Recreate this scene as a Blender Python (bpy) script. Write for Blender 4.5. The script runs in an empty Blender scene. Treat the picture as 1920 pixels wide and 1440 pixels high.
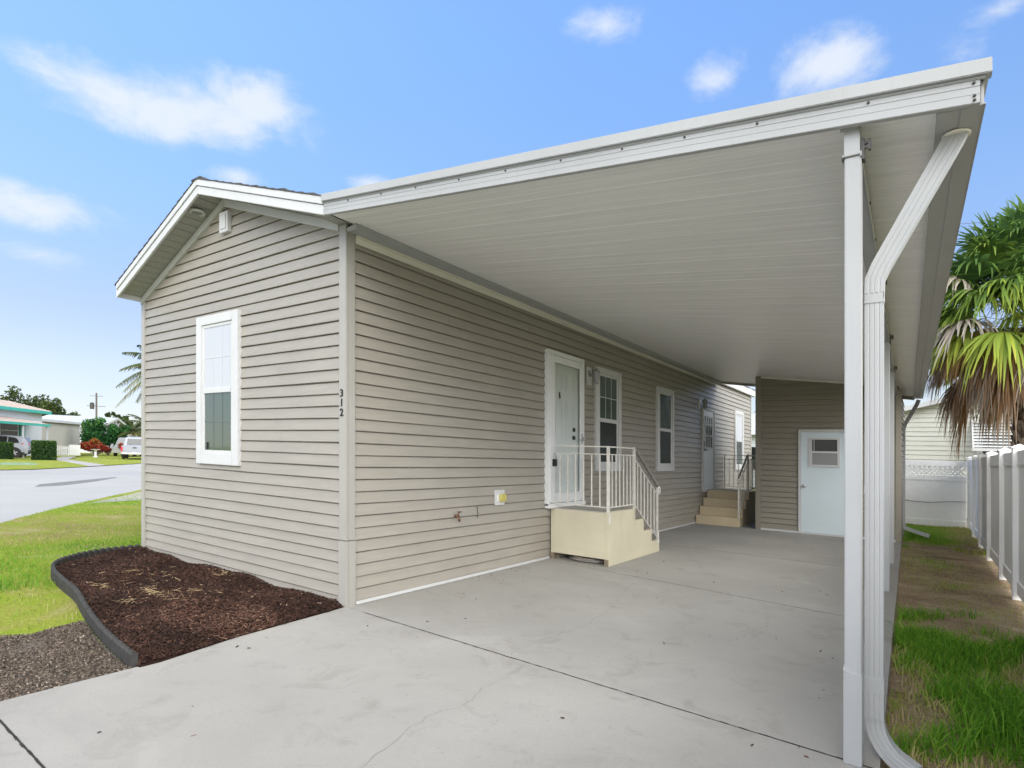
import bpy, bmesh, math, random
import numpy as np
from mathutils import Vector
random.seed(7); RNG = np.random.default_rng(11)
SC = bpy.context.scene; COL = SC.collection
PI = math.pi; R = math.radians
Z_SHEAR = 0.0392            # whole scene sheared in z along x, fitted to the image's tilted horizon

# ------------------------------------------------------------------ helpers
def shear_z(x, z): return z - Z_SHEAR * x

class MB:
    """collects polygons in site coordinates (x across, y along the house, z before the shear)"""
    def __init__(s, frame=None):
        s.v = []; s.f = []; s.m = []; s.frame = frame; s.mi = 0
    def P(s, p):
        x, y, z = p
        if s.frame:
            ox, oy, a = s.frame[:3]; oz = s.frame[3] if len(s.frame) > 3 else 0
            c, n = math.cos(a), math.sin(a)
            x, y, z = ox + x*c - y*n, oy + x*n + y*c, z + oz
        return (x, y, z)
    def add(s, pts, faces):
        b = len(s.v); s.v += [s.P(p) for p in pts]
        s.f += [tuple(i + b for i in f) for f in faces]; s.m += [s.mi]*len(faces)
    def quad(s, a, b, c, d): s.add([a, b, c, d], [(0, 1, 2, 3)])
    def poly(s, pts): s.add(pts, [tuple(range(len(pts)))])
    def box(s, x0, x1, y0, y1, z0, z1):
        s.add([(x0,y0,z0),(x1,y0,z0),(x1,y1,z0),(x0,y1,z0),(x0,y0,z1),(x1,y0,z1),(x1,y1,z1),(x0,y1,z1)],
              [(3,2,1,0),(4,5,6,7),(0,1,5,4),(1,2,6,5),(2,3,7,6),(3,0,4,7)])
    def hexa(s, p):  # 8 points, bottom ring then top ring
        s.add(p, [(3,2,1,0),(4,5,6,7),(0,1,5,4),(1,2,6,5),(2,3,7,6),(3,0,4,7)])
    def prism(s, ring, d):
        n = len(ring); r2 = [(a+d[0], b+d[1], c+d[2]) for a, b, c in ring]
        s.add(ring + r2, [tuple(range(n-1, -1, -1)), tuple(range(n, 2*n))] + [(i, (i+1) % n, n+(i+1) % n, n+i) for i in range(n)])
    def bar(s, p0, p1, w, h=None, up=(0, 0, 1)):
        h = h or w; a = Vector(p0); b = Vector(p1); d = (b-a).normalized(); u = Vector(up)
        if abs(d.dot(u)) > .95: u = Vector((0, 1, 0))
        x = d.cross(u).normalized(); y = x.cross(d)
        q = lambda o: [tuple(o + x*i*w/2 + y*j*h/2) for i, j in ((-1,-1),(1,-1),(1,1),(-1,1))]
        s.hexa(q(a) + q(b))
    def tube(s, path, r, n=8, cap=True):
        P = [Vector(p) for p in path]; rr = r if isinstance(r, (list, tuple)) else [r]*len(P); b = len(s.v)
        prev = None; pts = []
        for i, p in enumerate(P):
            d = (P[min(i+1, len(P)-1)] - P[max(i-1, 0)]).normalized()
            if prev is None:
                t = Vector((0, 0, 1)) if abs(d.z) < .9 else Vector((1, 0, 0)); x = d.cross(t).normalized()
            else: x = (prev - d*prev.dot(d)).normalized()
            prev = x; y = d.cross(x)
            pts += [tuple(p + x*math.cos(2*PI*k/n)*rr[i] + y*math.sin(2*PI*k/n)*rr[i]) for k in range(n)]
        F = [(i*n+k, i*n+(k+1) % n, (i+1)*n+(k+1) % n, (i+1)*n+k) for i in range(len(P)-1) for k in range(n)]
        if cap: F += [tuple(range(n-1, -1, -1)), tuple(range((len(P)-1)*n, len(P)*n))]
        s.add(pts, F)
    def lathe(s, c, prof, n=16, axis='z'):
        pts = []
        for r, h in prof:
            for k in range(n):
                a = 2*PI*k/n; u, w = r*math.cos(a), r*math.sin(a)
                pts.append({'z': (c[0]+u, c[1]+w, c[2]+h), 'x': (c[0]+h, c[1]+u, c[2]+w), 'y': (c[0]+w, c[1]+h, c[2]+u)}[axis])
        m = len(prof)
        F = [(i*n+k, i*n+(k+1) % n, (i+1)*n+(k+1) % n, (i+1)*n+k) for i in range(m-1) for k in range(n)]
        F += [tuple(range(n-1, -1, -1)), tuple(range((m-1)*n, m*n))]
        s.add(pts, F)
    def build(s, name, mats, parent=None, bevel=0, smooth=False, loc=None):
        if not isinstance(mats, (list, tuple)): mats = [mats]
        me = bpy.data.meshes.new(name)
        W = np.array(s.v, dtype=float).reshape(-1, 3); W[:, 2] -= Z_SHEAR * W[:, 0]
        root = parent
        while root is not None and root.parent is not None: root = root.parent
        if root is not None: O = np.array(root.location)
        elif loc is not None: O = np.array([loc[0], loc[1], shear_z(loc[0], loc[2])])
        else:
            O = np.array([(W[:,0].min()+W[:,0].max())/2, (W[:,1].min()+W[:,1].max())/2, W[:,2].min()])
        me.from_pydata((W-O).tolist(), [], s.f); me.update()
        for m in mats: me.materials.append(m)
        me.polygons.foreach_set('material_index', s.m)
        bm = bmesh.new(); bm.from_mesh(me)
        bmesh.ops.recalc_face_normals(bm, faces=bm.faces)
        if bevel:
            es = [e for e in bm.edges if len(e.link_faces) == 2 and e.calc_face_angle(0) > .5]
            bmesh.ops.bevel(bm, geom=es, offset=bevel, segments=2, affect='EDGES', clamp_overlap=True)
        bm.to_mesh(me); bm.free()
        if smooth: me.polygons.foreach_set('use_smooth', [True]*len(me.polygons))
        o = bpy.data.objects.new(name, me); COL.objects.link(o)
        if parent is not None: o.parent = parent
        else: o.location = O
        return o

def tag(o, label=None, cat=None, group=None, kind=None):
    if label: o['label'] = label
    if cat: o['category'] = cat
    if group: o['group'] = group
    if kind: o['kind'] = kind
    return o
def thing(name, label, cat, loc, group=None):
    o = bpy.data.objects.new(name, None); COL.objects.link(o); o.empty_display_size = .2
    o.location = (loc[0], loc[1], shear_z(loc[0], loc[2])); return tag(o, label, cat, group)
def copy_tree(o, delta, label=None):
    c = o.copy(); COL.objects.link(c); c.location = Vector(o.location) + Vector(delta)
    if label: c['label'] = label
    for ch in o.children:
        d = ch.copy(); COL.objects.link(d); d.parent = c
        for g in ch.children:
            e = g.copy(); COL.objects.link(e); e.parent = d
    return c

# many small faces at once: verts (N,k,3) arrays, one face per row group
def cloud_mesh(name, V, F, mat, tint=None, parent=None, loc=None, smooth=False):
    V = np.asarray(V, float).copy(); V[:, 2] -= Z_SHEAR*V[:, 0]
    root = parent
    while root is not None and root.parent is not None: root = root.parent
    if root is not None: O = np.array(root.location)
    else: O = np.array([V[:,0].mean(), V[:,1].mean(), V[:,2].min()])
    V = V - O; F = np.asarray(F)
    me = bpy.data.meshes.new(name); n, k = F.shape
    me.vertices.add(len(V)); me.vertices.foreach_set('co', V.ravel())
    me.loops.add(n*k); me.loops.foreach_set('vertex_index', F.ravel().astype(np.int32))
    me.polygons.add(n); me.polygons.foreach_set('loop_start', np.arange(0, n*k, k, dtype=np.int32))
    me.polygons.foreach_set('loop_total', np.full(n, k, np.int32))
    me.update(calc_edges=True); me.validate()
    if tint is not None:
        a = me.attributes.new('tint', 'FLOAT', 'POINT'); a.data.foreach_set('value', np.asarray(tint, np.float32))
    me.materials.append(mat)
    if smooth: me.polygons.foreach_set('use_smooth', [True]*n)
    o = bpy.data.objects.new(name, me); COL.objects.link(o)
    if parent is not None: o.parent = parent
    else: o.location = O
    return o
def rand_rot(n):
    q = RNG.normal(size=(n, 4)); q /= np.linalg.norm(q, axis=1)[:, None]; w, x, y, z = q.T
    return np.stack([np.stack([1-2*(y*y+z*z), 2*(x*y-w*z), 2*(x*z+w*y)], -1),
                     np.stack([2*(x*y+w*z), 1-2*(x*x+z*z), 2*(y*z-w*x)], -1),
                     np.stack([2*(x*z-w*y), 2*(y*z+w*x), 1-2*(x*x+y*y)], -1)], 1)
def leaves(centers, size, aspect=.55):
    n = len(centers); base = np.array([[-.5,0,0],[0,-.5*aspect,.06],[.5,0,0],[0,.5*aspect,.06]])
    V = np.einsum('nij,kj->nki', rand_rot(n), base) * np.asarray(size).reshape(-1, 1, 1) + centers[:, None, :]
    return V.reshape(-1, 3), np.arange(4*n).reshape(n, 4)
def lobes(specs, n):
    """points spread through ellipsoids (x,y,z,rx,ry,rz), denser near the surface"""
    w = np.array([s[3]*s[4]*s[5] for s in specs]) ** .7; idx = RNG.choice(len(specs), n, p=w/w.sum())
    S = np.array(specs)[idx]; d = RNG.normal(size=(n, 3)); d /= np.linalg.norm(d, axis=1)[:, None]
    r = RNG.random(n) ** .45
    return S[:, :3] + d * S[:, 3:] * r[:, None], idx

# ------------------------------------------------------------------ materials
def new_mat(name):
    m = bpy.data.materials.new(name); m.use_nodes = True; nt = m.node_tree
    return m, nt, nt.nodes['Principled BSDF'], nt.nodes, nt.links
def N(nt, t, **kw):
    n = nt.nodes.new(t)
    for k, v in kw.items():
        if k in n.inputs.keys(): n.inputs[k].default_value = v
        else: setattr(n, k, v)
    return n
def coords(nt, scale=(1, 1, 1)):
    g = N(nt, 'ShaderNodeNewGeometry'); mp = N(nt, 'ShaderNodeMapping'); mp.inputs['Scale'].default_value = scale
    nt.links.new(g.outputs['Position'], mp.inputs['Vector']); return mp.outputs['Vector']
def ramp(nt, fac, stops):
    r = N(nt, 'ShaderNodeValToRGB'); el = r.color_ramp.elements
    while len(el) < len(stops): el.new(.5)
    for e, (p, c) in zip(el, stops): e.position = p; e.color = (*c, 1)
    nt.links.new(fac, r.inputs['Fac']); return r.outputs['Color']
def noise(nt, vec, scale, detail=4, rough=.6, dist=0):
    n = N(nt, 'ShaderNodeTexNoise', Scale=scale, Detail=detail, Roughness=rough, Distortion=dist)
    nt.links.new(vec, n.inputs['Vector']); return n.outputs['Fac']
def mixc(nt, fac, a, b, mode='MIX'):
    m = N(nt, 'ShaderNodeMix', data_type='RGBA', blend_type=mode)
    for s, v in ((0, fac), (6, a), (7, b)):
        if hasattr(v, 'links'): nt.links.new(v, m.inputs[s])
        else: m.inputs[s].default_value = v if s == 0 else (*v, 1)
    return m.outputs[2]
def bump(nt, bsdf, h, strength=.3, dist=.01):
    b = N(nt, 'ShaderNodeBump', Strength=strength, Distance=dist)
    nt.links.new(h, b.inputs['Height']); nt.links.new(b.outputs['Normal'], bsdf.inputs['Normal'])
def lo(c, f): return tuple(max(0, min(1, x*f)) for x in c)
def simple(name, c, rough=.5, var=.12, scale=3, metal=0, bmp=0, bscale=60, stretch=(1, 1, 1), spec=.5):
    m, nt, b, _, L = new_mat(name); v = coords(nt, stretch)
    f = noise(nt, v, scale, 5)
    L.new(ramp(nt, f, [(.3, lo(c, 1-var)), (.7, lo(c, 1+var))]), b.inputs['Base Color'])
    b.inputs['Roughness'].default_value = rough; b.inputs['Metallic'].default_value = metal
    b.inputs['Specular IOR Level'].default_value = spec
    if bmp: bump(nt, b, noise(nt, v, bscale, 3), bmp, .004)
    return m

M = {}
def painted(name, c, rough=.5):
    m, nt, b, _, L = new_mat(name)
    a = noise(nt, coords(nt), 1.7, 4); st = noise(nt, coords(nt, (26, 26, .9)), 1.3, 5, .7); sp = noise(nt, coords(nt), 34, 4, .7)
    col = ramp(nt, a, [(.3, lo(c, .95)), (.7, lo(c, 1.04))])
    col = mixc(nt, ramp(nt, st, [(.56, (0,0,0)), (.74, (.5,.5,.5))]), col, (c[0]*.86, c[1]*.84, c[2]*.80))
    col = mixc(nt, ramp(nt, sp, [(.70, (0,0,0)), (.78, (.5,.5,.5))]), col, (c[0]*.7, c[1]*.66, c[2]*.6))
    L.new(col, b.inputs['Base Color']); b.inputs['Roughness'].default_value = rough; b.inputs['Specular IOR Level'].default_value = .3
    bump(nt, b, noise(nt, coords(nt), 5, 3), .06, .01); return m
def siding_mat(name, c):
    m, nt, b, _, L = new_mat(name)
    v = coords(nt, (1.2, 1.2, 14)); f = noise(nt, v, 1.4, 6, .65)
    col = ramp(nt, f, [(.25, lo(c, .89)), (.75, lo(c, 1.08))])
    v2 = coords(nt); d = noise(nt, v2, .9, 5, .7)                      # faint chalky weathering
    col = mixc(nt, ramp(nt, d, [(.48, (0,0,0)), (.78, (.55,.55,.55))]), col, lo(c, .84))
    # splash dirt with a ragged edge close to the ground
    L.new(col, b.inputs['Base Color'])
    b.inputs['Roughness'].default_value = .42; b.inputs['Specular IOR Level'].default_value = .45
    vb = coords(nt, (2, 2, 60)); w = noise(nt, coords(nt, (.8, .8, 3)), 1.3, 2)
    s = N(nt, 'ShaderNodeMath', operation='MULTIPLY_ADD'); s.inputs[1].default_value = 6
    L.new(w, s.inputs[0]); L.new(noise(nt, vb, 5, 3), s.inputs[2]); bump(nt, b, s.outputs[0], .16, .004)
    return m
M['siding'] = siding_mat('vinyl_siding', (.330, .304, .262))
M['siding_shaded'] = siding_mat('vinyl_siding_shaded', (.255, .23, .185))  # darker copy of the house siding; the carport's shade is in the colour
M['trim_tan'] = simple('tan_trim', (.355, .342, .31), .4, .05, 2)
M['white'] = painted('white_trim', (.565, .57, .57))
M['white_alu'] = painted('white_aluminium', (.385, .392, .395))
M['white_door'] = painted('white_door_frame', (.74, .75, .75))
M['cream_trim'] = simple('cream_trim', (.74, .72, .64), .4, .06, 2)
M['dark'] = simple('dark_metal', (.035, .033, .03), .45, .3, 20)
M['black'] = simple('black_plastic', (.015, .015, .016), .35, .2, 20)
M['chrome'] = simple('brushed_metal', (.5, .5, .5), .25, .1, 20, metal=1)
M['bronze'] = simple('rusty_brass', (.16, .09, .05), .5, .4, 60, metal=.6)
M['door_white'] = simple('door_white', (.84, .86, .85), .35, .03, 2)
M['door_blue'] = simple('shed_door', (.60, .68, .72), .38, .05, .8)
M['door_grey'] = simple('grey_door', (.66, .68, .71), .35, .04, 2)
M['rail'] = simple('painted_rail', (.66, .64, .59), .45, .12, 14)
M['handrail'] = simple('handrail_shaded', (.26, .25, .23), .4, .15, 14)  # grey puts the shade on the white handrail into its colour
M['soffit'] = None
M['cable'] = simple('cable_black', (.05, .05, .05), .6, .1)
M['hose'] = simple('hose_grey', (.22, .2, .18), .5, .3, 30)
M['yellow'] = simple('yellow_cover', (.52, .46, .13), .4, .15, 30)
M['wood'] = simple('weathered_wood', (.2, .16, .11), .8, .3, 25, bmp=.3)
M['grille'] = simple('grille_white', (.54, .56, .58), .4, .05)
M['grille_dim'] = simple('grille_dim', (.11, .13, .12), .4, .05)
M['teal'] = simple('teal_paint', (.03, .33, .28), .45, .1)
M['house_white'] = simple('house_white', (.47, .49, .52), .5, .06, .6)
M['house_beige'] = siding_mat('house_beige', (.43, .41, .365))
M['house_sage'] = siding_mat('house_sage', (.47, .475, .42))
M['roof_white'] = simple('roof_white', (.47, .48, .49), .5, .08, .7)
M['roof_rib'] = simple('roof_rib', (.36, .30, .27), .6, .1)
M['shutter'] = simple('teal_shutter', (.01, .15, .12), .5, .1)
M['tyre'] = simple('tyre', (.02, .02, .021), .8, .2, 20)
M['rim'] = simple('alloy_rim', (.55, .56, .58), .3, .1, metal=.7)
M['car_silver'] = simple('silver_paint', (.27, .285, .33), .25, .03, spec=.6)
M['car_white'] = simple('pale_paint', (.24, .25, .24), .3, .03)
M['tail_red'] = simple('tail_lamp', (.5, .02, .03), .2, .2)
M['plate'] = simple('plate_white', (.7, .7, .7), .4, .05)
M['bark'] = simple('bark', (.11, .085, .065), .9, .35, 12, bmp=.8, bscale=25)
M['palm_bark'] = simple('palm_boots', (.19, .155, .12), .9, .4, 14, bmp=.7, bscale=40)
M['pole_wood'] = simple('pole_wood', (.1, .085, .075), .85, .2, 8)
M['edging'] = simple('grey_edging', (.036, .034, .032), .75, .25, 12, bmp=.3, bscale=80)

def glass(name, base, rough=.03, spec=.8):
    m, nt, b, _, L = new_mat(name); b.inputs['Base Color'].default_value = (*base, 1)
    b.inputs['Roughness'].default_value = rough; b.inputs['Specular IOR Level'].default_value = spec
    v = coords(nt); bump(nt, b, noise(nt, v, 2.2, 1), .03, .02); return m
M['pane_pale'] = glass('pane_sky_reflection', (.50, .515, .545), .05, .5)  # pale base colour paints the sky's reflection into the glass
M['pane_green'] = glass('pane_green_reflection', (.07, .10, .085), .03, .9)  # green base colour stands in for a reflection on the pane
M['pane_dark'] = glass('pane_dark', (.014, .017, .017), .05, .22)
M['pane_screen'] = glass('pane_screened', (.030, .038, .037), .22, .4)
M['car_glass'] = glass('car_glass', (.02, .022, .025), .05, .8)
M['pane_frost'] = glass('pane_frosted', (.24, .25, .25), .3, .4)
def clear_glass():
    m, nt, b, nn, L = new_mat('clear_glass'); out = nn['Material Output']; nn.remove(b)
    t = N(nt, 'ShaderNodeBsdfTransparent'); t.inputs['Color'].default_value = (.965, .985, .98, 1)
    g = N(nt, 'ShaderNodeBsdfGlossy', Roughness=.03); fr = N(nt, 'ShaderNodeFresnel', IOR=1.5)
    mx = N(nt, 'ShaderNodeMixShader'); L.new(fr.outputs[0], mx.inputs[0]); L.new(t.outputs[0], mx.inputs[1]); L.new(g.outputs[0], mx.inputs[2])
    L.new(mx.outputs[0], out.inputs['Surface']); return m
M['glass_clear'] = clear_glass()

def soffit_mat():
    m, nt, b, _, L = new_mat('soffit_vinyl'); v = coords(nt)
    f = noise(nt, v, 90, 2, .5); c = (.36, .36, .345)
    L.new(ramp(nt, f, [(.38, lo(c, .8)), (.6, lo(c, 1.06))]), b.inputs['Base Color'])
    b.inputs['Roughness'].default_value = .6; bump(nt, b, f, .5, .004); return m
M['soffit'] = soffit_mat()
def pan_mat():
    m, nt, b, _, L = new_mat('carport_pan'); c = (.85, .85, .84)
    f = noise(nt, coords(nt, (.5, 16, 1)), 1.6, 6, .65)
    g = noise(nt, coords(nt), .5, 3)
    col = ramp(nt, f, [(.3, lo(c, .90)), (.7, lo(c, 1.05))])
    col = mixc(nt, ramp(nt, g, [(.45, (0,0,0)), (.75, (.3,.3,.3))]), col, (.77, .765, .73))
    L.new(col, b.inputs['Base Color']); b.inputs['Roughness'].default_value = .42
    bump(nt, b, f, .3, .006); return m
M['pan'] = pan_mat()
def plaster(name, c, vscale=2):
    m, nt, b, _, L = new_mat(name); v = coords(nt)
    f = noise(nt, v, vscale, 5, .65); g = noise(nt, coords(nt, (6, 6, .7)), 1.4, 4)
    col = ramp(nt, f, [(.3, lo(c, .92)), (.7, lo(c, 1.06))])
    col = mixc(nt, ramp(nt, g, [(.52, (0,0,0)), (.8, (.45,.45,.45))]), col, lo(c, .84))
    L.new(col, b.inputs['Base Color']); b.inputs['Roughness'].default_value = .8
    bump(nt, b, noise(nt, v, 70, 3), .15, .004); return m
M['step_cream'] = plaster('cream_concrete', (.56, .515, .385))
M['step_tan'] = plaster('tan_concrete', (.60, .50, .34))
M['step_top'] = plaster('grey_tread', (.36, .345, .31), 5)
M['riser'] = plaster('grey_riser', (.27, .255, .22), 5)
def concrete():
    m, nt, b, _, L = new_mat('driveway_concrete'); v = coords(nt)
    c = (.35, .338, .314)
    a = noise(nt, v, .55, 6, .62); f = noise(nt, v, 170, 2, .5); s = noise(nt, v, 3.2, 6, .72, .6); st = noise(nt, coords(nt, (.35, 1, 1)), 1.7, 6, .7)
    col = ramp(nt, a, [(.3, lo(c, .84)), (.7, lo(c, 1.08))])
    col = mixc(nt, ramp(nt, s, [(.54, (0,0,0)), (.72, (.72,.72,.72))]), col, (c[0]*.72, c[1]*.71, c[2]*.68))
    col = mixc(nt, ramp(nt, st, [(.56, (0,0,0)), (.74, (.5,.5,.5))]), col, lo(c, .76))
    col = mixc(nt, ramp(nt, f, [(.32, (.5,.5,.5)), (.5, (0,0,0))]), col, lo(c, .78))
    col = mixc(nt, ramp(nt, noise(nt, v, 38, 3, .6), [(.66, (0,0,0)), (.74, (.6,.6,.6))]), col, lo(c, .62))
    col = mixc(nt, ramp(nt, noise(nt, coords(nt), 1.1, 3, .5, 1.2), [(.62, (0,0,0)), (.70, (.28,.28,.28))]), col, lo(c, 1.18))
    L.new(col, b.inputs['Base Color']); b.inputs['Roughness'].default_value = .85; b.inputs['Specular IOR Level'].default_value = .25
    h = N(nt, 'ShaderNodeMath', operation='ADD'); L.new(f, h.inputs[0]); L.new(noise(nt, v, 12, 5), h.inputs[1])
    bump(nt, b, h.outputs[0], .22, .006); return m
M['concrete'] = concrete()
M['crack'] = simple('crack_dirt', (.20, .19, .175), .95, .3, 30)
M['joint'] = simple('joint_dirt', (.025, .023, .02), .95, .4, 20)
def asphalt():
    m, nt, b, _, L = new_mat('street_asphalt'); v = coords(nt); c = (.385, .38, .37)
    a = noise(nt, v, .35, 6, .65); f = noise(nt, v, 60, 2)
    col = ramp(nt, a, [(.3, lo(c, .9)), (.7, lo(c, 1.08))]); col = mixc(nt, ramp(nt, f, [(.35, (.4,.4,.4)), (.55, (0,0,0))]), col, lo(c, .75))
    L.new(col, b.inputs['Base Color']); b.inputs['Roughness'].default_value = .9; bump(nt, b, f, .2, .004); return m
M['asphalt'] = asphalt()
M['asphalt_patch'] = simple('asphalt_patch', (.17, .17, .168), .9, .2, 6)
M['pale_concrete'] = simple('pale_concrete', (.36, .345, .32), .9, .1, 1)
def ground_mat(name, stops, scale, detail=6, fine=(.5, 1.3)):
    m, nt, b, _, L = new_mat(name); v = coords(nt)
    a = noise(nt, v, scale, detail, .68, .4); f = noise(nt, v, 45, 4, .7)
    col = ramp(nt, a, stops); col = mixc(nt, 1.0, col, ramp(nt, f, [(.25, (fine[0],)*3), (.75, (fine[1],)*3)]), 'MULTIPLY')
    L.new(col, b.inputs['Base Color']); b.inputs['Roughness'].default_value = 1; b.inputs['Specular IOR Level'].default_value = .1
    bump(nt, b, f, .6, .03); return m
GRN, YGR, STRAW, DIRT = (.12, .19, .025), (.29, .31, .06), (.42, .36, .19), (.13, .095, .06)
M['lawn'] = ground_mat('lawn_turf', [(.28, STRAW), (.45, YGR), (.58, (.24, .32, .03)), (.72, STRAW)], 1.1)
M['yard'] = ground_mat('yard_soil', [(.25, (.12, .09, .062)), (.42, (.25, .185, .12)), (.58, (.37, .285, .185)), (.75, (.50, .43, .33))], 1.6)
M['land'] = ground_mat('land_grass', [(.3, STRAW), (.5, YGR), (.7, GRN)], .3)
M['mulch_bed'] = ground_mat('mulch_base', [(.3, (.018, .010, .008)), (.7, (.055, .028, .020))], 6)
M['gravel_bed'] = ground_mat('gravel_base', [(.3, (.07, .06, .05)), (.7, (.20, .175, .15))], 5)
def tint_mat(name, stops, rough=.7, trans=0, spec=.2):
    m, nt, b, nn, L = new_mat(name); a = N(nt, 'ShaderNodeAttribute', attribute_name='tint')
    col = ramp(nt, a.outputs['Fac'], stops)
    L.new(col, b.inputs['Base Color']); b.inputs['Roughness'].default_value = rough; b.inputs['Specular IOR Level'].default_value = spec
    if trans:
        t = N(nt, 'ShaderNodeBsdfTranslucent'); L.new(col, t.inputs['Color']); mx = N(nt, 'ShaderNodeMixShader', Fac=trans)
        L.new(b.outputs[0], mx.inputs[1]); L.new(t.outputs[0], mx.inputs[2]); L.new(mx.outputs[0], nn['Material Output'].inputs['Surface'])
    return m
M['grass'] = tint_mat('grass_blades', [(0, (.08, .22, .015)), (.28, (.18, .38, .03)), (.5, (.29, .36, .06)), (.68, (.42, .39, .14)), (.84, (.48, .39, .21)), (1, (.36, .27, .16))], .6, .35)
M['mulch'] = tint_mat('mulch_chips', [(0, (.016, .009, .007)), (.5, (.052, .026, .018)), (.8, (.115, .056, .038)), (.94, (.20, .125, .09)), (1, (.40, .29, .20))], .8)
M['gravel'] = tint_mat('gravel_chips', [(0, (.03, .024, .019)), (.45, (.12, .093, .072)), (.8, (.23, .185, .145)), (.95, (.42, .37, .31)), (1, (.62, .57, .50))], .85)
M['straw'] = tint_mat('dry_straw', [(0, (.30, .20, .10)), (1, (.58, .45, .26))], .8)
M['fan'] = tint_mat('fan_fronds', [(0, (.07, .15, .05)), (.22, (.17, .28, .05)), (.42, (.38, .44, .06)), (.55, (.55, .48, .11)), (.70, (.46, .28, .12)), (.86, (.30, .175, .095)), (1, (.50, .44, .37))], .55, .3)
def leaf_mat(name, dark, mid, light): return tint_mat(name, [(0, dark), (.5, mid), (1, light)], .6, .3)
M['leaf_tree'] = leaf_mat('tree_leaves', (.025, .045, .014), (.06, .09, .026), (.13, .15, .05))
M['leaf_hedge'] = leaf_mat('hedge_leaves', (.012, .035, .01), (.03, .075, .018), (.09, .16, .035))
M['leaf_bush'] = leaf_mat('bush_leaves', (.012, .055, .022), (.035, .13, .03), (.12, .28, .05))
M['leaf_red'] = leaf_mat('croton_leaves', (.16, .015, .012), (.30, .05, .025), (.30, .28, .05))
M['leaf_feather'] = leaf_mat('feather_leaflets', (.03, .055, .03), (.10, .12, .03), (.24, .21, .06))

# ------------------------------------------------------------------ ground and paving
def sheet(name, pts, z, mat):
    m = MB(); m.poly([(x, y, z) for x, y in pts]); return tag(m.build(name, mat), kind='structure')
m = MB(); n = 40; S = 420
g = [(-S + 2*S*i/n, -S + 2*S*j/n) for j in range(n+1) for i in range(n+1)]
m.add([(x, y, -.075) for x, y in g], [(j*(n+1)+i, j*(n+1)+i+1, (j+1)*(n+1)+i+1, (j+1)*(n+1)+i) for j in range(n) for i in range(n)])
tag(m.build('ground', M['land']), kind='structure')
CURB = [(-2.6, -6.5), (-6, -2.4), (-8.335, -.381), (-9.46, .35), (-11, 1.41), (-12.78, 2.75), (-14.7, 4.24), (-19, 7.6), (-26, 13), (-60, 44)]
LAWN = [(0, -6.5)] + CURB + [(-30, 44), (-3.9, 24), (-3.9, .2), (0, .2)]
sheet('lawn', LAWN, -.025, M['lawn'])
sheet('street', [(-2.6, -14), (40, -60), (-60, -60), (-29.25, -2), (-29.25, 4.56), (-29.8, 5.83), (-31.75, 7.67), (-34.1, 9.85), (-37, 12.35), (-46, 19), (-75, 47), (-62, 47), (-26, 14), (-19, 8.4), (-14.7, 4.9), (-11, 2), (-8.3, .2), (-2.6, -5.5)], -.05, M['asphalt'])
sheet('street_apron', [(-11.2, 1.85), (-12.6, 2.95), (-14.6, 4.5), (-17.2, 6.6), (-13.2, 4.6), (-11.4, 2.9)], -.018, M['pale_concrete'])
sheet('asphalt_repair', [(-17.6, 2.6), (-18.9, 3.1), (-20.5, 4.6), (-22.6, 6.6), (-22.2, 6.5), (-19.8, 4.9), (-18.0, 3.4)], -.046, M['asphalt_patch'])
sheet('lawn_across_street', [(-29.25, 4.56), (-29.8, 5.83), (-31.75, 7.67), (-33.6, 9.4), (-40.5, 10.6), (-46, 11.4), (-70, 22), (-110, 10), (-70, -12), (-29.25, -2)], -.02, M['lawn'])
sheet('verge_across_street', [(-35.4, 10.9), (-38.2, 13.4), (-46, 19.6), (-60, 31), (-80, 36), (-66, 21.5), (-47, 12.6)], -.02, M['lawn'])
sheet('path_across_street', [(-33.6, 9.4), (-35.4, 10.9), (-47, 12.6), (-56, 16), (-56, 15), (-46, 11.4), (-40.5, 10.6)], -.016, M['pale_concrete'])
sheet('yard', [(3.7, -8), (9, -8), (9, 20), (3.3, 20)], -.066, M['yard'])
sheet('gravel', [(-1.16, -2.08), (-1.1, -1.93), (-1.2, -1.56), (-.575, -1.68), (.1, -1.76), (.19, -1.7), (.2, -4), (-1.9, -4)], -.019, M['gravel_bed'])

# driveway: cast slabs with open joints between them
def xr(y): return 3.97 - .02*y
def slab_piece(m, pts, ztop=0, zb=-.12):
    n = len(pts); m.add([(x, y, zb) for x, y in pts] + [(x, y, ztop) for x, y in pts],
        [tuple(range(n-1, -1, -1)), tuple(range(n, 2*n))] + [(i, (i+1) % n, n+(i+1) % n, n+i) for i in range(n)])
g2 = .005
m = MB()
slab_piece(m, [(.19, -2.45+g2), (.19, -1.66), (.07, -1.05), (0, -.2), (-.005, -.015), (.0, -.009), (xr(-.2), -.214)][:2] + [(.19, -1.66), (.07, -1.05), (0, -.2), (0, -.014), (xr(-.2), -.216), (xr(-2.5), -2.53)])
slab_piece(m, [(0, -.003), (0, 3.236), (xr(2.7), 2.706), (xr(-.2), -.205)])
slab_piece(m, [(0, 3.243), (0, 5.823), (xr(5.7), 5.72), (xr(2.7), 2.713)])
slab_piece(m, [(0, 5.83), (0, 9.6), (xr(9.6), 9.6), (xr(5.7), 5.727)])
slab_piece(m, [(0, 9.604), (0, 13), (xr(13), 13), (xr(9.6), 9.604)])
slab_piece(m, [(.195, -2.456), (xr(-2.5), -2.537), (xr(-6), -6), (.19, -6)])
slab_piece(m, [(.19, -6.007), (xr(-6), -6.007), (5.5, -14), (-1.5, -14)])
drive = tag(m.build('driveway', M['concrete'], loc=(2, 3, -.12)), kind='structure')
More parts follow.
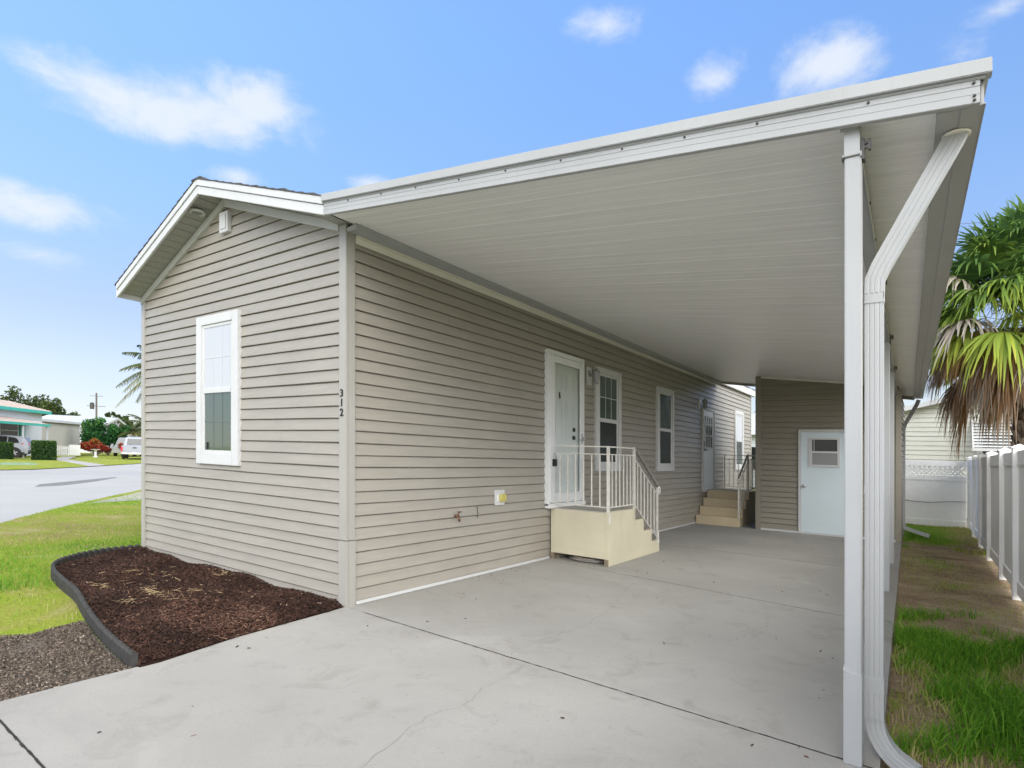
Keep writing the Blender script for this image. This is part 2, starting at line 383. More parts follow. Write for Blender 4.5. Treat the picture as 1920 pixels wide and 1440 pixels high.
m = MB(); m.poly([(.02, -13.9, -.03), (5.3, -13.9, -.03), (3.99, -2.5, -.03), (xr(2.7)-.01, 2.7, -.03), (xr(9)-.01, 9, -.03), (.01, 9, -.03), (.01, -.2, -.03), (.2, -1.7, -.03)])
m.build('joint_fill', M['joint'], drive)
def ribbon(m, pts, w, z=.0015, jit=.012, sub=10):
    P = []
    for (a, b), (c, d) in zip(pts[:-1], pts[1:]):
        L_ = math.hypot(c-a, d-b); k = max(2, int(L_/.05)); nx, ny = -(d-b)/L_, (c-a)/L_
        for i in range(k):
            t = i/k; e = random.gauss(0, jit); P.append((a+(c-a)*t+nx*e, b+(d-b)*t+ny*e))
    P.append(pts[-1]); 
    for i in range(len(P)-1):
        (a, b), (c, d) = P[i], P[i+1]; L_ = math.hypot(c-a, d-b) or 1; nx, ny = -(d-b)/L_, (c-a)/L_
        w0 = w*(.45+.9*abs(math.sin(i*1.7)))/2; m.quad((a-nx*w0, b-ny*w0, z), (a+nx*w0, b+ny*w0, z), (c+nx*w0, d+ny*w0, z), (c-nx*w0, d-ny*w0, z))
m = MB()
ribbon(m, [(2.141,-1.9), (2.141,-1.655), (2.108,-1.413), (2.039,-1.241), (2.031,-1.117), (2.074,-.799), (2.019,-.633), (2.031,-.352), (1.99,-.143)], .0019)
ribbon(m, [(1.85,-.12), (1.791,-.014), (1.79,.258)], .0025)
ribbon(m, [(1.79,.258), (1.876,.923), (1.81,1.453)], .0024)
ribbon(m, [(1.81,1.453), (1.667,1.983), (1.548,2.505), (1.5,3.0)], .002)
ribbon(m, [(2.9,1.2), (3.05,1.9), (3.0,2.3)], .0025)
m.build('crack', M['crack'], drive)
m = MB()
ribbon(m, [(.25, -.030), (xr(-.2)-.02, -.2095)], .009, .0018, .0015)
ribbon(m, [(.2, -2.4535), (xr(-2.5)-.03, -2.5315)], .009, .0018, .0012)
ribbon(m, [(.1, 3.222), (xr(2.7)-.05, 2.716)], .005, .0018, .002)
ribbon(m, [(.3, 5.82), (xr(5.7)-.05, 5.724)], .005, .0018, .002)
m.build('joint_dirt', M['joint'], drive)

# ------------------------------------------------------------------ the mobile home
W0, LEN, YE_ = -3.965, 14.45, 11.0
def rake(x):                       # underside line of the rake boards
    return 3.974 + .4107*(x+2.0) if x < -2.0 else 3.974 - .3176*(x+2.0)
home = thing('mobile_home', 'beige vinyl sided mobile home numbered 312 with white gable trim, left of the carport', 'house', (W0/2, LEN/2, 0))
def siding(m, P, u0, u1, z0, z1, h=.108, seg=.45, wav=.0010, seed=0):
    """lapped courses; P(u,out,z) -> site point; u0(z), u1(z) give the ends"""
    rs = np.random.default_rng(seed); z = z0; k = 0
    while z < z1 - .004:
        zt = min(z+h, z1); a0, a1, b0, b1 = u0(z), u1(z), u0(zt), u1(zt)
        if b1 < b0: b0 = b1 = (b0+b1)/2
        if a1 - a0 < .02: break
        n = max(1, int((a1-a0)/seg)); dz = zt-z
        ts = [i/n for i in range(n+1)]; pan = {}
        if a1-a0 > 3:
            cuts = []; q = rs.uniform(.6, 3.4)
            while q < a1-a0-.3: cuts.append(q/(a1-a0)); q += 3.66
            ts = sorted(ts+cuts+[c_+.0012/(a1-a0) for c_ in cuts]); n = len(ts)-1
            pan = {t: sum(1 for c_ in cuts if t > c_) % 2 for t in ts}
        prof = [(-.007, zt-.006), (.003, zt-.0085), (.0095, z+.5*dz), (.0185, z+.004), (.0165, z), (-.007, z+.004)]
        ph = rs.random(6)*6; pts = []
        for i in range(n+1):
            t = ts[i]; ua = a0+(a1-a0)*t; ub = b0+(b1-b0)*t
            wv = wav*(math.sin(ua*2.1+ph[0])+math.sin(ua*4.7+ph[1])*.6) if 0 < i < n else 0
            wz = .0018*math.sin(ua*1.1+ph[2])+.0008*math.sin(ua*3.7+ph[3])
            wv += .0018*pan.get(t, 0)
            for (o, zz) in prof:
                f = (zz-z)/dz if dz else 0; u = ua+(ub-ua)*max(0, min(1, f))
                pts.append(P(u, o+wv*(1 if 0 < f < .9 else .4), zz+wz))
        m.add(pts, [(i*6+j, i*6+j+1, i*6+j+7, i*6+j+6) for i in range(n) for j in range(5)]); z = zt; k += 1
front = lambda u, o, z: (u, -o, z)
side = lambda u, o, z: (o, u, z)
left = lambda u, o, z: (W0-o, u, z)
# gable front: skirt courses, then the wall clipped to the rake
gz = lambda x: rake(x) + .03
def g0(z): return W0+.03 if z < gz(W0+.03) else -2.0-(gz(-2.0)-z)/.4107
def g1(z): return -.05 if z < gz(-.05) else -2.0+(gz(-2.0)-z)/.3176
m = MB(); siding(m, lambda u, o, z: (u, -o+.006, z), lambda z: W0+.03, lambda z: -.05, -.02, .575, .099, seed=1)
m.build('skirting', M['siding'], home)
m = MB(); siding(m, front, g0, g1, .575, gz(-2.0), .108, seed=2); m.build('wall', M['siding'], home)
m = MB(); siding(m, lambda u, o, z: (o-.006, u, z), lambda z: .05, lambda z: LEN, .03, .575, .109, seed=3); m.build('skirting', M['siding'], home)
m = MB(); siding(m, side, lambda z: .05, lambda z: LEN, .575, 3.275, .108, seed=4); m.build('wall', M['siding'], home)
m = MB(); siding(m, left, lambda z: .05, lambda z: LEN, 0, 3.2, .108, seed=5); m.build('wall', M['siding'], home)
m = MB(); m.poly([(W0, LEN+.002, -.02), (0, LEN+.002, -.02), (0, LEN+.002, 3.3), (-2, LEN+.002, 3.97), (W0, LEN+.002, 3.2)])
m.poly([(W0, .012, -.05), (-.0, .012, -.05), (0, .012, 3.3), (-2, .012, 3.95), (W0, .012, 3.18)]); m.poly([(-.012, 0.02, -.05), (-.012, LEN, -.05), (-.012, LEN, 3.3), (-.012, .02, 3.3)])
m.build('wall', M['siding'], home)
# corner boards (upper and lower lengths with a seam between)
m = MB()
m.box(-.078, .022, -.024, .0, .578, 3.348); m.box(-.001, .0225, -.001, .078, .5785, 3.30)
m.box(-.080, .0265, -.029, .0, -.03, .572); m.box(-.001, .027, -.001, .080, -.03, .5725)
m.build('corner_board', M['trim_tan'], home, bevel=.004)
m = MB(); m.box(W0-.02, W0+.075, -.024, .0, -.03, 3.2); m.box(W0-.0205, W0, -.001, .08, -.03, 3.195); m.build('corner_board', M['trim_tan'], home, bevel=.004)
m = MB(); m.box(-.06, .022, LEN-.06, LEN+.02, 0, 3.27); m.build('corner_board', M['trim_tan'], home, bevel=.003)
def sloped(m, x0, x1, lo_, hi_, y0, y1):
    m.hexa([(x0,y0,lo_(x0)),(x1,y0,lo_(x1)),(x1,y1,lo_(x1)),(x0,y1,lo_(x0)),(x0,y0,hi_(x0)),(x1,y0,hi_(x1)),(x1,y1,hi_(x1)),(x0,y1,hi_(x0))])
so = lambda x: rake(x)+.055 if x < -2.0 else 4.029-.334*(x+2.0)
for a, b in ((W0-.02, -2.0), (-2.0, -.078)):
    m = MB(); sloped(m, a, b, lambda x: so(x)-.085, lambda x: so(x)-.002, -.034, 0); m.build('frieze_board', M['white'], home, bevel=.004)
for a, b in ((W0-.005, -2.0), (-2.0, .078)):
    m = MB(); sloped(m, a, b, rake, lambda x: rake(x)+.082, -.30, -.275)
    sloped(m, a, b, lambda x: rake(x)+.086, lambda x: rake(x)+.15, -.312, -.275); m.build('rake_board', M['white'], home, bevel=.003)
    m = MB(); k = int((b-a)/.1)
    for i in range(k):
        x0 = a+(b-a)*i/k; x1 = a+(b-a)*(i+1)/k; xm = x0+(x1-x0)*.86
        m.quad((x0,-.28,so(x0)),(xm,-.28,so(xm)),(xm,0,so(xm)),(x0,0,so(x0)))
        m.quad((xm,-.28,so(xm)),((xm+x1)/2,-.28,so(xm)+.022),((xm+x1)/2,0,so(xm)+.022),(xm,0,so(xm)))
        m.quad(((xm+x1)/2,-.28,so(xm)+.022),(x1,-.28,so(x1)),(x1,0,so(x1)),((xm+x1)/2,0,so(xm)+.022))
    sf = m.build('soffit', M['soffit'], home)
    if a < -2.5: soff = sf
# recessed light under the rake
cx, cy, cz = -2.30, -.155, so(-2.30)
m = MB(); pr = [(.05,0),(.055,-.018),(.078,-.022),(.088,-.002)]; m.lathe((cx, cy, cz), pr, 20); m.build('recessed_light', M['white'], soff)
m = MB(); m.lathe((cx, cy, cz-.017), [(.047, 0), (.040, -.006), (.004, -.009)], 20); m.build('lamp_lens', M['pane_frost'], soff)
# eave box on the street side
m = MB(); m.box(W0-.03, W0-.004, -.30, LEN+.2, 3.165, 3.30); m.build('eave_board', M['white'], home)
m = MB(); m.box(.024, .10, 10.95, LEN+.2, 3.28, 3.46); m.build('eave_board', M['white'], home, bevel=.004)
m = MB(); m.box(-.076, .16, -.268, YE_, 3.352, 3.366); m.box(-.076, .023, -.268, -.03, 3.366, 3.39); m.build('eave_closure', M['soffit'], home)
# shingle roof, stepped courses on both slopes
m = MB()
for s_, x0, x1 in ((0, W0-.04, -2.0), (1, .11, -2.0)):
    k = 15
    for i in range(k):
        a = x0+(x1-x0)*i/k; b = x0+(x1-x0)*(i+1.12)/k
        if i == k-1: b = x1
        za, zb = rake(a)+.153, rake(b)+.150
        for j in range(38):
            ya = -.318+(LEN+.5)*j/38; yb = -.318+(LEN+.5)*(j+1)/38 - .004; dz = random.uniform(.008, .016); q = random.uniform(-.012, .012)
            m.hexa([(a+q,ya,za),(b,ya,zb),(b,yb,zb),(a+q,yb,za),(a+q,ya,za+dz+.004),(b,ya,zb+.006),(b,yb,zb+.006),(a+q,yb,za+dz+.004)])
m.box(-2.09, -1.91, -.32, LEN+.2, rake(-2)+.14, rake(-2)+.158)
M['shingle'] = simple('shingle', (.075, .072, .07), .95, .35, 18, bmp=.6, bscale=120)
m.build('roof', M['shingle'], home)
# gable junction box
m = MB(); m.box(-2.03, -1.86, -.058, -.01, 3.645, 3.865); m.box(-2.0, -1.89, -.066, -.058, 3.68, 3.83); m.build('gable_vent', M['white'], home, bevel=.012)

def window(plane, u0, u1, z0, z1, upper, lower, grid=True, cas=(.10, .105, .16), slim=.0, parent=home):
    """casing, sashes, two panes and the bars between the glass; plane(u,out,z)"""
    side_w, top_w, bot_w = cas
    def B(m, a, b, oa, ob, c, d):
        q = [plane(x, o, z) for z in (c, d) for x, o in ((a, oa), (b, oa), (b, ob), (a, ob))]; m.hexa(q)
    m = MB()
    B(m, u0, u0+side_w*.55, 0, .050, z0, z1); B(m, u1-side_w*.55, u1, 0, .050, z0, z1)
    B(m, u0+side_w*.55, u1-side_w*.55, 0, .049, z1-top_w*.75, z1); B(m, u0+side_w*.55, u1-side_w*.55, 0, .049, z0, z0+bot_w*.68)
    ia, ib, ic, id_ = u0+side_w*.55, u1-side_w*.55, z0+bot_w*.68, z1-top_w*.75
    zm = ic+(id_-ic)*.49; s = .045
    B(m, ia, ia+s, 0, .036, ic, id_); B(m, ib-s, ib, 0, .036, ic, id_)
    B(m, ia+s, ib-s, 0, .035, ic, ic+s); B(m, ia+s, ib-s, 0, .035, id_-s*.8, id_); B(m, ia+s, ib-s, 0, .042, zm-.03, zm+.03)
    w = m.build('window', M['white'], parent, bevel=.003)
    for lo_z, hi_z, mt, o in ((zm+.03, id_-s*.8, upper, .0285), (ic+s, zm-.03, lower, .0265)):
        p = MB(); p.quad(plane(ia+s, o, lo_z), plane(ib-s, o, lo_z), plane(ib-s, o, hi_z), plane(ia+s, o, hi_z)); p.build('pane', mt, w)
        if grid and (mt is upper or grid == 2):
            q = MB()
            for i in (1, 2): u = ia+s+(ib-ia-2*s)*i/3; B(q, u-.006, u+.006, o+.001, o+.003, lo_z, hi_z)
            zz = (lo_z+hi_z)/2; B(q, ia+s, ib-s, o+.001, o+.0035, zz-.006, zz+.006); q.build('grille', M['grille'] if mt is upper else M['grille_dim'], w)
    return w
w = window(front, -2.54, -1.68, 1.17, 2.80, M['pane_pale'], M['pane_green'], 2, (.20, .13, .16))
m = MB(); m.box(-2.335, -2.315, -.040, -.028, 1.33, 1.41); m.build('latch', M['black'], w)
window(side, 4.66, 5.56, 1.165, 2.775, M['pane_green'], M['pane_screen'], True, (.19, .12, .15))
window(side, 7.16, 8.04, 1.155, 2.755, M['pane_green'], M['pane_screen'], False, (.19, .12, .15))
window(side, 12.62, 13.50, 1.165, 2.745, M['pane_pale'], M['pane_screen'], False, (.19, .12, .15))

def bx(m, u0, u1, o0, o1, z0, z1): m.box(o0, o1, u0, u1, z0, z1)     # on the long wall
# storm door: casing, aluminium leaf, glass and the panelled door behind it
m = MB(); a, b, z0, z1 = 3.24, 4.24, .71, 2.80
bx(m, a, a+.05, 0, .07, z0, z1); bx(m, b-.05, b, 0, .07, z0, z1); bx(m, a+.05, b-.05, 0, .069, z1-.06, z1); bx(m, a, b, 0, .09, z0-.03, z0+.03)
bx(m, a+.055, a+.155, .045, .078, z0+.04, z1-.065); bx(m, b-.125, b-.055, .045, .078, z0+.04, z1-.065)
bx(m, a+.155, b-.125, .045, .0775, z1-.16, z1-.065); bx(m, a+.155, b-.125, .045, .0775, z0+.04, z0+.17)
bx(m, a+.02, a+.06, .07, .085, z0+.05, z1-.07)
door = m.build('storm_door', M['white_door'], home, bevel=.003)
m = MB(); m.quad((.06, a+.155, z0+.17), (.06, b-.125, z0+.17), (.06, b-.125, z1-.16), (.06, a+.155, z1-.16)); m.build('glass', M['glass_clear'], door)
m = MB(); bx(m, a+.052, b-.052, .024, .032, z0+.03, z1-.06)
for c, d in ((a+.2, a+.42), (a+.52, a+.74)):
    for e, f in ((z0+.25, z0+.75), (z0+.9, z0+1.45), (z0+1.58, z0+1.82)):
        bx(m, c, d, .032, .036, e, e+.018); bx(m, c, d, .032, .036, f-.018, f); bx(m, c, c+.018, .032, .0365, e, f); bx(m, d-.018, d, .032, .0365, e, f); bx(m, c+.04, d-.04, .032, .035, e+.04, f-.04)
bx(m, a+.052, b-.052, .032, .042, z0+.03, z0+.06)
m.build('entry_door', M['door_white'], door)
m = MB(); m.lathe((.035, a+.34, z0+1.50), [(.006, 0), (.019, .004), (.017, .01), (.007, .013)], 12, 'x'); m.bar((.041, a+.335, z0+1.51), (.043, a+.335, z0+1.55), .012); m.bar((.043, a+.345, z0+1.46), (.043, a+.345, z0+1.50), .013); m.build('knocker', M['dark'], door)
m = MB(); m.lathe((.033, a+.745, z0+1.05), [(.034, 0), (.034, .010), (.02, .012), (.02, .02)], 14, 'x'); m.build('deadbolt', M['dark'], door)
m = MB(); m.lathe((.033, a+.735, z0+.935), [(.034, 0), (.032, .006), (.016, .008), (.016, .012), (.028, .014), (.028, .022), (.01, .025)], 14, 'x'); m.build('knob', M['dark'], door)
m = MB(); bx(m, b-.115, b-.085, .078, .09, z0+.86, z0+1.0); m.bar((.094, b-.10, z0+.91), (.094, b-.20, z0+.91), .016); bx(m, b-.06, b-.02, .075, .1, z0+.90, z0+.96); m.build('handle', M['white_alu'], door)
# second door with a barred light
m = MB(); a, b, z0, z1 = 9.90, 10.80, .70, 2.60
bx(m, a, a+.05, 0, .05, z0, z1); bx(m, b-.05, b, 0, .05, z0, z1); bx(m, a+.05, b-.05, 0, .049, z1-.06, z1); bx(m, a, b, 0, .07, z0-.03, z0+.02)
door2 = m.build('rear_door', M['white'], home, bevel=.003); door2['label'] = 'pale grey door with a barred window'
m = MB(); bx(m, a+.05, b-.05, .01, .028, z0+.02, z1-.06); m.build('door_leaf', M['door_grey'], door2)
m = MB(); bx(m, a+.22, b-.2, .028, .032, z0+1.0, z1-.22); m.build('pane', M['pane_dark'], door2)
m = MB(); bx(m, a+.19, a+.22, .028, .042, z0+.97, z1-.19); bx(m, b-.2, b-.17, .028, .042, z0+.97, z1-.19)
for zz in (z0+.985, z0+1.26, z0+1.52, z1-.205): bx(m, a+.22, b-.2, .028, .041, zz-.015, zz+.015)
for i in (1, 2): u = a+.22+.48*i/3; bx(m, u-.012, u+.012, .032, .042, z0+1.0, z1-.22)
m.build('grille', M['white'], door2)
m = MB(); m.lathe((.028, a+.11, z0+.93), [(.03, 0), (.03, .01), (.012, .014), (.012, .05)], 12, 'x'); m.bar((.075, a+.11, z0+.93), (.075, a+.22, z0+.92), .022); bx(m, a+.085, a+.135, .028, .04, z0+1.0, z0+1.12); m.build('handle', M['dark'], door2)
# lanterns beside both doors
def lantern(y, z):
    m = MB(); m.box(.012, .026, y-.085, y+.075, z-.14, z+.13)
    pl_ = m.build('porch_light', M['white'], home, bevel=.003)
    m = MB(); m.lathe((.027, y, z+.03), [(.05, 0), (.045, .015), (.02, .02)], 12, 'x'); m.tube([(.045, y, z+.02), (.09, y, z+.03), (.125, y, z+.085), (.14, y, z+.10)], .009, 8)
    cap = MB(); cap.lathe((.14, y, z+.055), [(.062, 0), (.058, .008), (.025, .035), (.01, .05), (.004, .075)], 8); m.build('lamp_bracket', M['chrome'], pl_); cap.build('lamp_cap', M['chrome'], pl_); m = MB(); m.lathe((.14, y, z-.13), [(.012, 0), (.03, .012), (.036, .02)], 8); m.build('lamp_finial', M['chrome'], pl_)
    m = MB(); m.lathe((.14, y, z-.11), [(.036, 0), (.056, .165)], 8); m.build('lamp_glass', M['pane_frost'], pl_)
lantern(4.48, 2.60); lantern(9.72, 2.66)
# outlet, hose tap, wiring stub
m = MB(); m.box(.012, .024, 2.13, 2.32, .775, .955); o = m.build('outlet_plate', M['white'], home, bevel=.003)
m = MB(); m.box(.024, .05, 2.215, 2.325, .815, .905); m.build('outlet_cover', M['yellow'], o, bevel=.005)
m = MB(); m.box(.024, .03, 2.17, 2.205, .82, .9); m.build('outlet_cover', M['cream_trim'], o)
m = MB(); m.tube([(.0, 1.42, .70), (.05, 1.42, .70), (.08, 1.42, .68), (.085, 1.42, .645)], .013, 8); m.lathe((.045, 1.42, .70), [(.02, 0), (.02, .02)], 8, 'x'); m.tube([(.06, 1.42, .70), (.07, 1.435, .745)], .006, 6)
for k in range(6): m.tube([(.07, 1.435, .745), (.07+.028*math.cos(k*PI/3), 1.435+.028*math.sin(k*PI/3), .747)], .005, 5)
m.build('hose_tap', M['bronze'], home, smooth=True)
m = MB(); m.tube([(.02, 1.80, .79), (.022, 1.80, .74), (.021, 1.812, .70), (.02, 1.81, .655)], .004, 6); m.build('conduit_stub', M['cable'], home)
m = MB(); m.box(.022, .036, .082, 3.33, .004, .034); m.box(.022, .036, 5.1, 9.4, .004, .034); m.build('base_trim', M['white'], home, bevel=.003)
m = MB(); m.box(.018, .034, .08, 10.95, 3.205, 3.262); m.box(.018, .05, .08, 10.95, 3.262, 3.278); m.build('wall_trim', M['cream_trim'], home, bevel=.004)
# the house number
for ch, zz in (('3', 1.842), ('1', 1.757), ('2', 1.672)):
    cu = bpy.data.curves.new('n', 'FONT'); cu.body = ch; cu.size = .092; cu.extrude = .003; cu.align_x = 'CENTER'; cu.offset = .0015
    to = bpy.data.objects.new('n', cu); COL.objects.link(to); dg = bpy.context.evaluated_depsgraph_get()
    me = bpy.data.meshes.new_from_object(to.evaluated_get(dg)); bpy.data.objects.remove(to)
    mb = MB(); mb.add([(v.co.x-.034, -.028-v.co.z, v.co.y+zz) for v in me.vertices], [tuple(p.vertices) for p in me.polygons])
    mb.build('house_number', M['black'], home)

# ------------------------------------------------------------------ carport
def zpan(x, y): return 3.337 - .1047*(x-.075) - y*(.003+.0065*x/4.2)
def xg(x, y): return x - .022*y*max(0, min(1, x/4))
YE = 11.02
cp = thing('carport', 'white aluminium attached carport roof on slim posts over the concrete driveway', 'carport', (2.1, 5, 0))
m = MB(); ny, nx = 110, 6
for j in range(ny):                                 # roof panels run from house to gutter, a shallow rib every tenth
    y0 = -.27+(YE+.27)*j/ny; y1 = -.27+(YE+.27)*(j+1)/ny; 
    for i in range(nx):
        a, b = .10+4.08*i/nx, .10+4.08*(i+1)/nx; ym = y0+(y1-y0)*.84; r = .004 if j % 3 == 2 else .0015
        f = lambda x, y, d=0: (xg(x, y), y, zpan(x, y)+d)
        m.quad(f(a,y0), f(b,y0), f(b,ym), f(a,ym)); yn = (ym+y1)/2
        m.quad(f(a,ym), f(b,ym), f(b,yn,r), f(a,yn,r)); m.quad(f(a,yn,r), f(b,yn,r), f(b,y1), f(a,y1))
m.build('roof_underside', M['pan'], cp)
m = MB(); f = lambda x, y, d: (xg(x, y), y, zpan(x, y)+d)
m.hexa([f(.08,-.27,.03), f(4.2,-.27,.03), f(4.2,YE,.03), f(.08,YE,.03), f(.08,-.27,.125), f(4.2,-.27,.125), f(4.2,YE,.125), f(.08,YE,.125)])
for k in range(36):
    y = .0+.3*k; m.hexa([f(.08,y,.125), f(4.2,y,.125), f(4.2,y+.03,.125), f(.08,y+.03,.125), f(.08,y,.15), f(4.2,y,.15), f(4.2,y+.03,.15), f(.08,y+.03,.15)])
m.build('roof_panel', M['white_alu'], cp)
# hanger rail against the house
m = MB(); m.hexa([(.026,-.02,zpan(.1,0)-.055), (.15,-.02,zpan(.1,0)-.055), (.15,YE,zpan(.1,YE)-.055), (.026,YE,zpan(.1,YE)-.055), (.026,-.02,zpan(.1,0)-.02), (.15,-.02,zpan(.1,0)-.004), (.15,YE,zpan(.1,YE)-.004), (.026,YE,zpan(.1,YE)-.02)])
m.build('hanger_rail', M['white_alu'], cp, bevel=.004)
m = MB(); m.hexa([(.15,YE-.06,zpan(.1,YE)-.06), (xg(4.2,YE),YE-.06,zpan(4.2,YE)-.06), (xg(4.2,YE),YE,zpan(4.2,YE)-.06), (.15,YE,zpan(.1,YE)-.06), (.15,YE-.06,zpan(.1,YE)+.12), (xg(4.2,YE),YE-.06,zpan(4.2,YE)+.12), (xg(4.2,YE),YE,zpan(4.2,YE)+.12), (.15,YE,zpan(.1,YE)+.12)]); m.build('rear_fascia', M['trim_tan'], cp)
bot = lambda x: 3.315-.1047*(x-.075); 
m = MB()
for lo_, hi_, y0 in ((0, .0345, -.301), (.0355, .0665, -.2995), (.0675, .1, -.3005)): sloped(m, .079, 4.325, lambda x: bot(x)+lo_, lambda x: bot(x)+hi_, y0, -.27)
sloped(m, .079, 4.325, lambda x: bot(x)+.002, lambda x: bot(x)+.1, -.298, -.268)
fas = m.build('front_fascia', M['white_alu'], cp, bevel=.002); 
m = MB(); sloped(m, .079, 4.362, lambda x: bot(x)+.104, lambda x: bot(x)+.164, -.326, -.268); sloped(m, .079, 4.345, lambda x: bot(x)+.094, lambda x: bot(x)+.104, -.309, -.29); m.build('drip_cap', M['white_alu'], cp, bevel=.003)
for x in (.393, .778, 1.143, 1.553, 1.944, 2.356, 2.755, 3.11, 3.471, 3.937, 4.305):
    m = MB(); m.lathe((x, -.303, bot(x)+.082), [(.0062, 0), (.005, -.005), (.0015, -.006)], 8, 'y'); m.build('screw', M['dark'], fas)
for zz in (.03, .012): m = MB(); m.lathe((4.307, -.303, bot(4.307)+zz), [(.0062, 0), (.005, -.005), (.0015, -.006)], 8, 'y'); m.build('screw', M['dark'], fas)
# gutter along the outer edge
m = MB(); ga = lambda x, y, z: (x-.022*y, y, z-.0096*y)
def gstrip(x0, x1, z0, z1, y0=-.268, y1=YE): m.hexa([ga(x0,y0,z0), ga(x1,y0,z0), ga(x1,y1,z0), ga(x0,y1,z0), ga(x0,y0,z1), ga(x1,y0,z1), ga(x1,y1,z1), ga(x0,y1,z1)])
gstrip(4.183, 4.262, 2.876, 2.884); gstrip(4.258, 4.327, 2.872, 2.8795); gstrip(4.178, 4.186, 2.875, 2.96); gstrip(4.322, 4.334, 2.873, 3.02); gstrip(4.334, 4.352, 2.995, 3.022); gstrip(4.334, 4.340, 2.872, 2.88)
m.build('gutter', M['white_alu'], cp, bevel=.0015)
# beam, posts
px_ = lambda y: -.019*(y+.23)
m = MB(); y0, y1 = -.246, 9.38
def bstrip(x0, x1, z0, z1, ya=y0, yb=y1): m.hexa([(x0+px_(ya),ya,z0-.0095*ya), (x1+px_(ya),ya,z0-.0095*ya), (x1+px_(yb),yb,z0-.0095*yb), (x0+px_(yb),yb,z0-.0095*yb), (x0+px_(ya),ya,z1-.0095*ya), (x1+px_(ya),ya,z1-.0095*ya), (x1+px_(yb),yb,z1-.0095*yb), (x0+px_(yb),yb,z1-.0095*yb)])
bstrip(3.836, 3.90, 2.80, 2.925); bstrip(3.828, 3.836, 2.80, 2.80+.01); bstrip(3.90, 3.907, 2.79, 2.80+.014); bstrip(3.822, 3.894, 2.915, 2.955, -.262, -.246)
m.build('beam', M['white_alu'], cp, bevel=.002)
for k in range(14):
    y = .5+.62*k; m = MB(); m.lathe((3.902+px_(y), y, 2.86-.0095*y), [(.009, 0), (.007, .005), (.002, .007)], 7, 'x')
    if k < 8: m.build('screw', M['dark'], cp)
def post(y, zb, first=False):
    x0 = 3.837+px_(y); x1 = x0+.068; zt = 2.80-.0095*y; m = MB()
    m.box(x0, x1, y, y+.068, zb, zt)
    if first:
        m.box(x0-.004, x1+.003, y-.005, y+.072, 0, .425); m.hexa([(x0-.007,y-.004,.425),(x1+.003,y-.004,.405),(x1+.003,y+.07,.405),(x0-.007,y+.07,.425),(x0-.001,y,.46),(x1,y,.42),(x1,y+.068,.42),(x0-.001,y+.068,.46)])
    p = m.build('post', M['white_alu'], cp, bevel=.004)
    m = MB(); m.box(x1, x1+.012, y+.005, y+.05, zt-.02, zt+.075); m.box(x1+.006, x1+.034, y+.012, y+.024, zt+.03, zt+.042); m.box(x1+.006, x1+.034, y+.012, y+.024, zt+.05, zt+.062); m.box(x1+.026, x1+.036, y+.008, y+.028, zt+.02, zt+.07)
    m.build('bracket', M['dark'], p); m = MB(); m.box(x0-.012, x0-.001, y+.01, y+.02, zt-.01, zt+.02); m.build('bolt', M['dark'], p)
post(-.235, 0, True); post(2.05, 0); post(4.3, 0); post(6.55, 0)
# downspouts: flattened ribbed pipe, sheared elbows
def spout(name, path, w, d, up=(0, 1, 0), rib=True):
    m = MB(); P = [Vector(p) for p in path]; ring = []
    pf = [(-.5,-.5),(-.32,-.5),(-.27,-.465),(-.2,-.5),(-.04,-.5),(0,-.465),(.04,-.5),(.2,-.5),(.27,-.465),(.32,-.5),(.5,-.5),(.5,.5),(-.5,.5)] if rib else [(-.5,-.5),(.5,-.5),(.5,.5),(-.5,.5)]
    dirs = [(P[min(i+1, len(P)-1)]-P[max(i-1, 0)]).normalized() for i in range(len(P))]; pts = []
    for p, dd in zip(P, dirs):
        dep = Vector(up); dep = (dep-dd*dep.dot(dd)).normalized(); lat = dep.cross(dd).normalized()
        pts += [tuple(p+lat*a*w+dep*b*d) for a, b in pf]
    k = len(pf); m.add(pts, [(i*k+j, i*k+(j+1) % k, (i+1)*k+(j+1) % k, (i+1)*k+j) for i in range(len(P)-1) for j in range(k)] + [tuple(range(k-1, -1, -1)), tuple(range((len(P)-1)*k, len(P)*k))])
    return m.build(name, M['white_alu'], cp, bevel=0)
yd = -.06
ds = spout('downspout', [(4.262, yd, 2.88), (4.245, yd, 2.845), (3.972, yd, 2.325), (3.948, yd, 2.265), (3.945, yd, 2.17)], .08, .06)
spout('downspout_pipe', [(3.945, yd, 2.19), (3.945, yd, .36)], .076, .058)
for za, zb in ((2.15, 2.20), (.30, .38)): m = MB(); m.box(3.904, 3.986, yd-.033, yd+.032, za, zb); m.build('pipe_collar', M['white_alu'], cp, bevel=.003)
m = MB(); m.box(3.9045, 3.912, yd-.03, yd+.03, 1.25, 1.28); m.build('pipe_strap', M['white_alu'], cp)
el = [(3.945, yd, .33), (3.946, yd-.003, .19)]
for k in range(1, 15):
    t = k/14*R(62); r = .16*(1.0 if k % 2 else .985); el.append((3.948+.155*(1-math.cos(t))*1.1, yd-.05*(1-math.cos(t)), .18-.16*math.sin(t)*1.15))
ex, ey, ez = el[-1]; el += [(ex+.07, ey-.03, ez-.028)]
spout('downspout_elbow', el, .078, .064)
m = MB(); m.lathe((4.256, yd, 2.862), [(.052, 0), (.054, .008), (.05, .01)], 20); m.build('outlet_collar', M['cream_trim'], cp)
spout('rear_downspout', [(4.03, 10.86, 2.73), (3.99, 10.86, 2.62), (3.80, 10.86, 2.24), (3.775, 10.86, 2.14), (3.77, 10.86, .26), (3.80, 10.86, .15), (4.2, 10.80, .03)], .07, .055, rib=False)

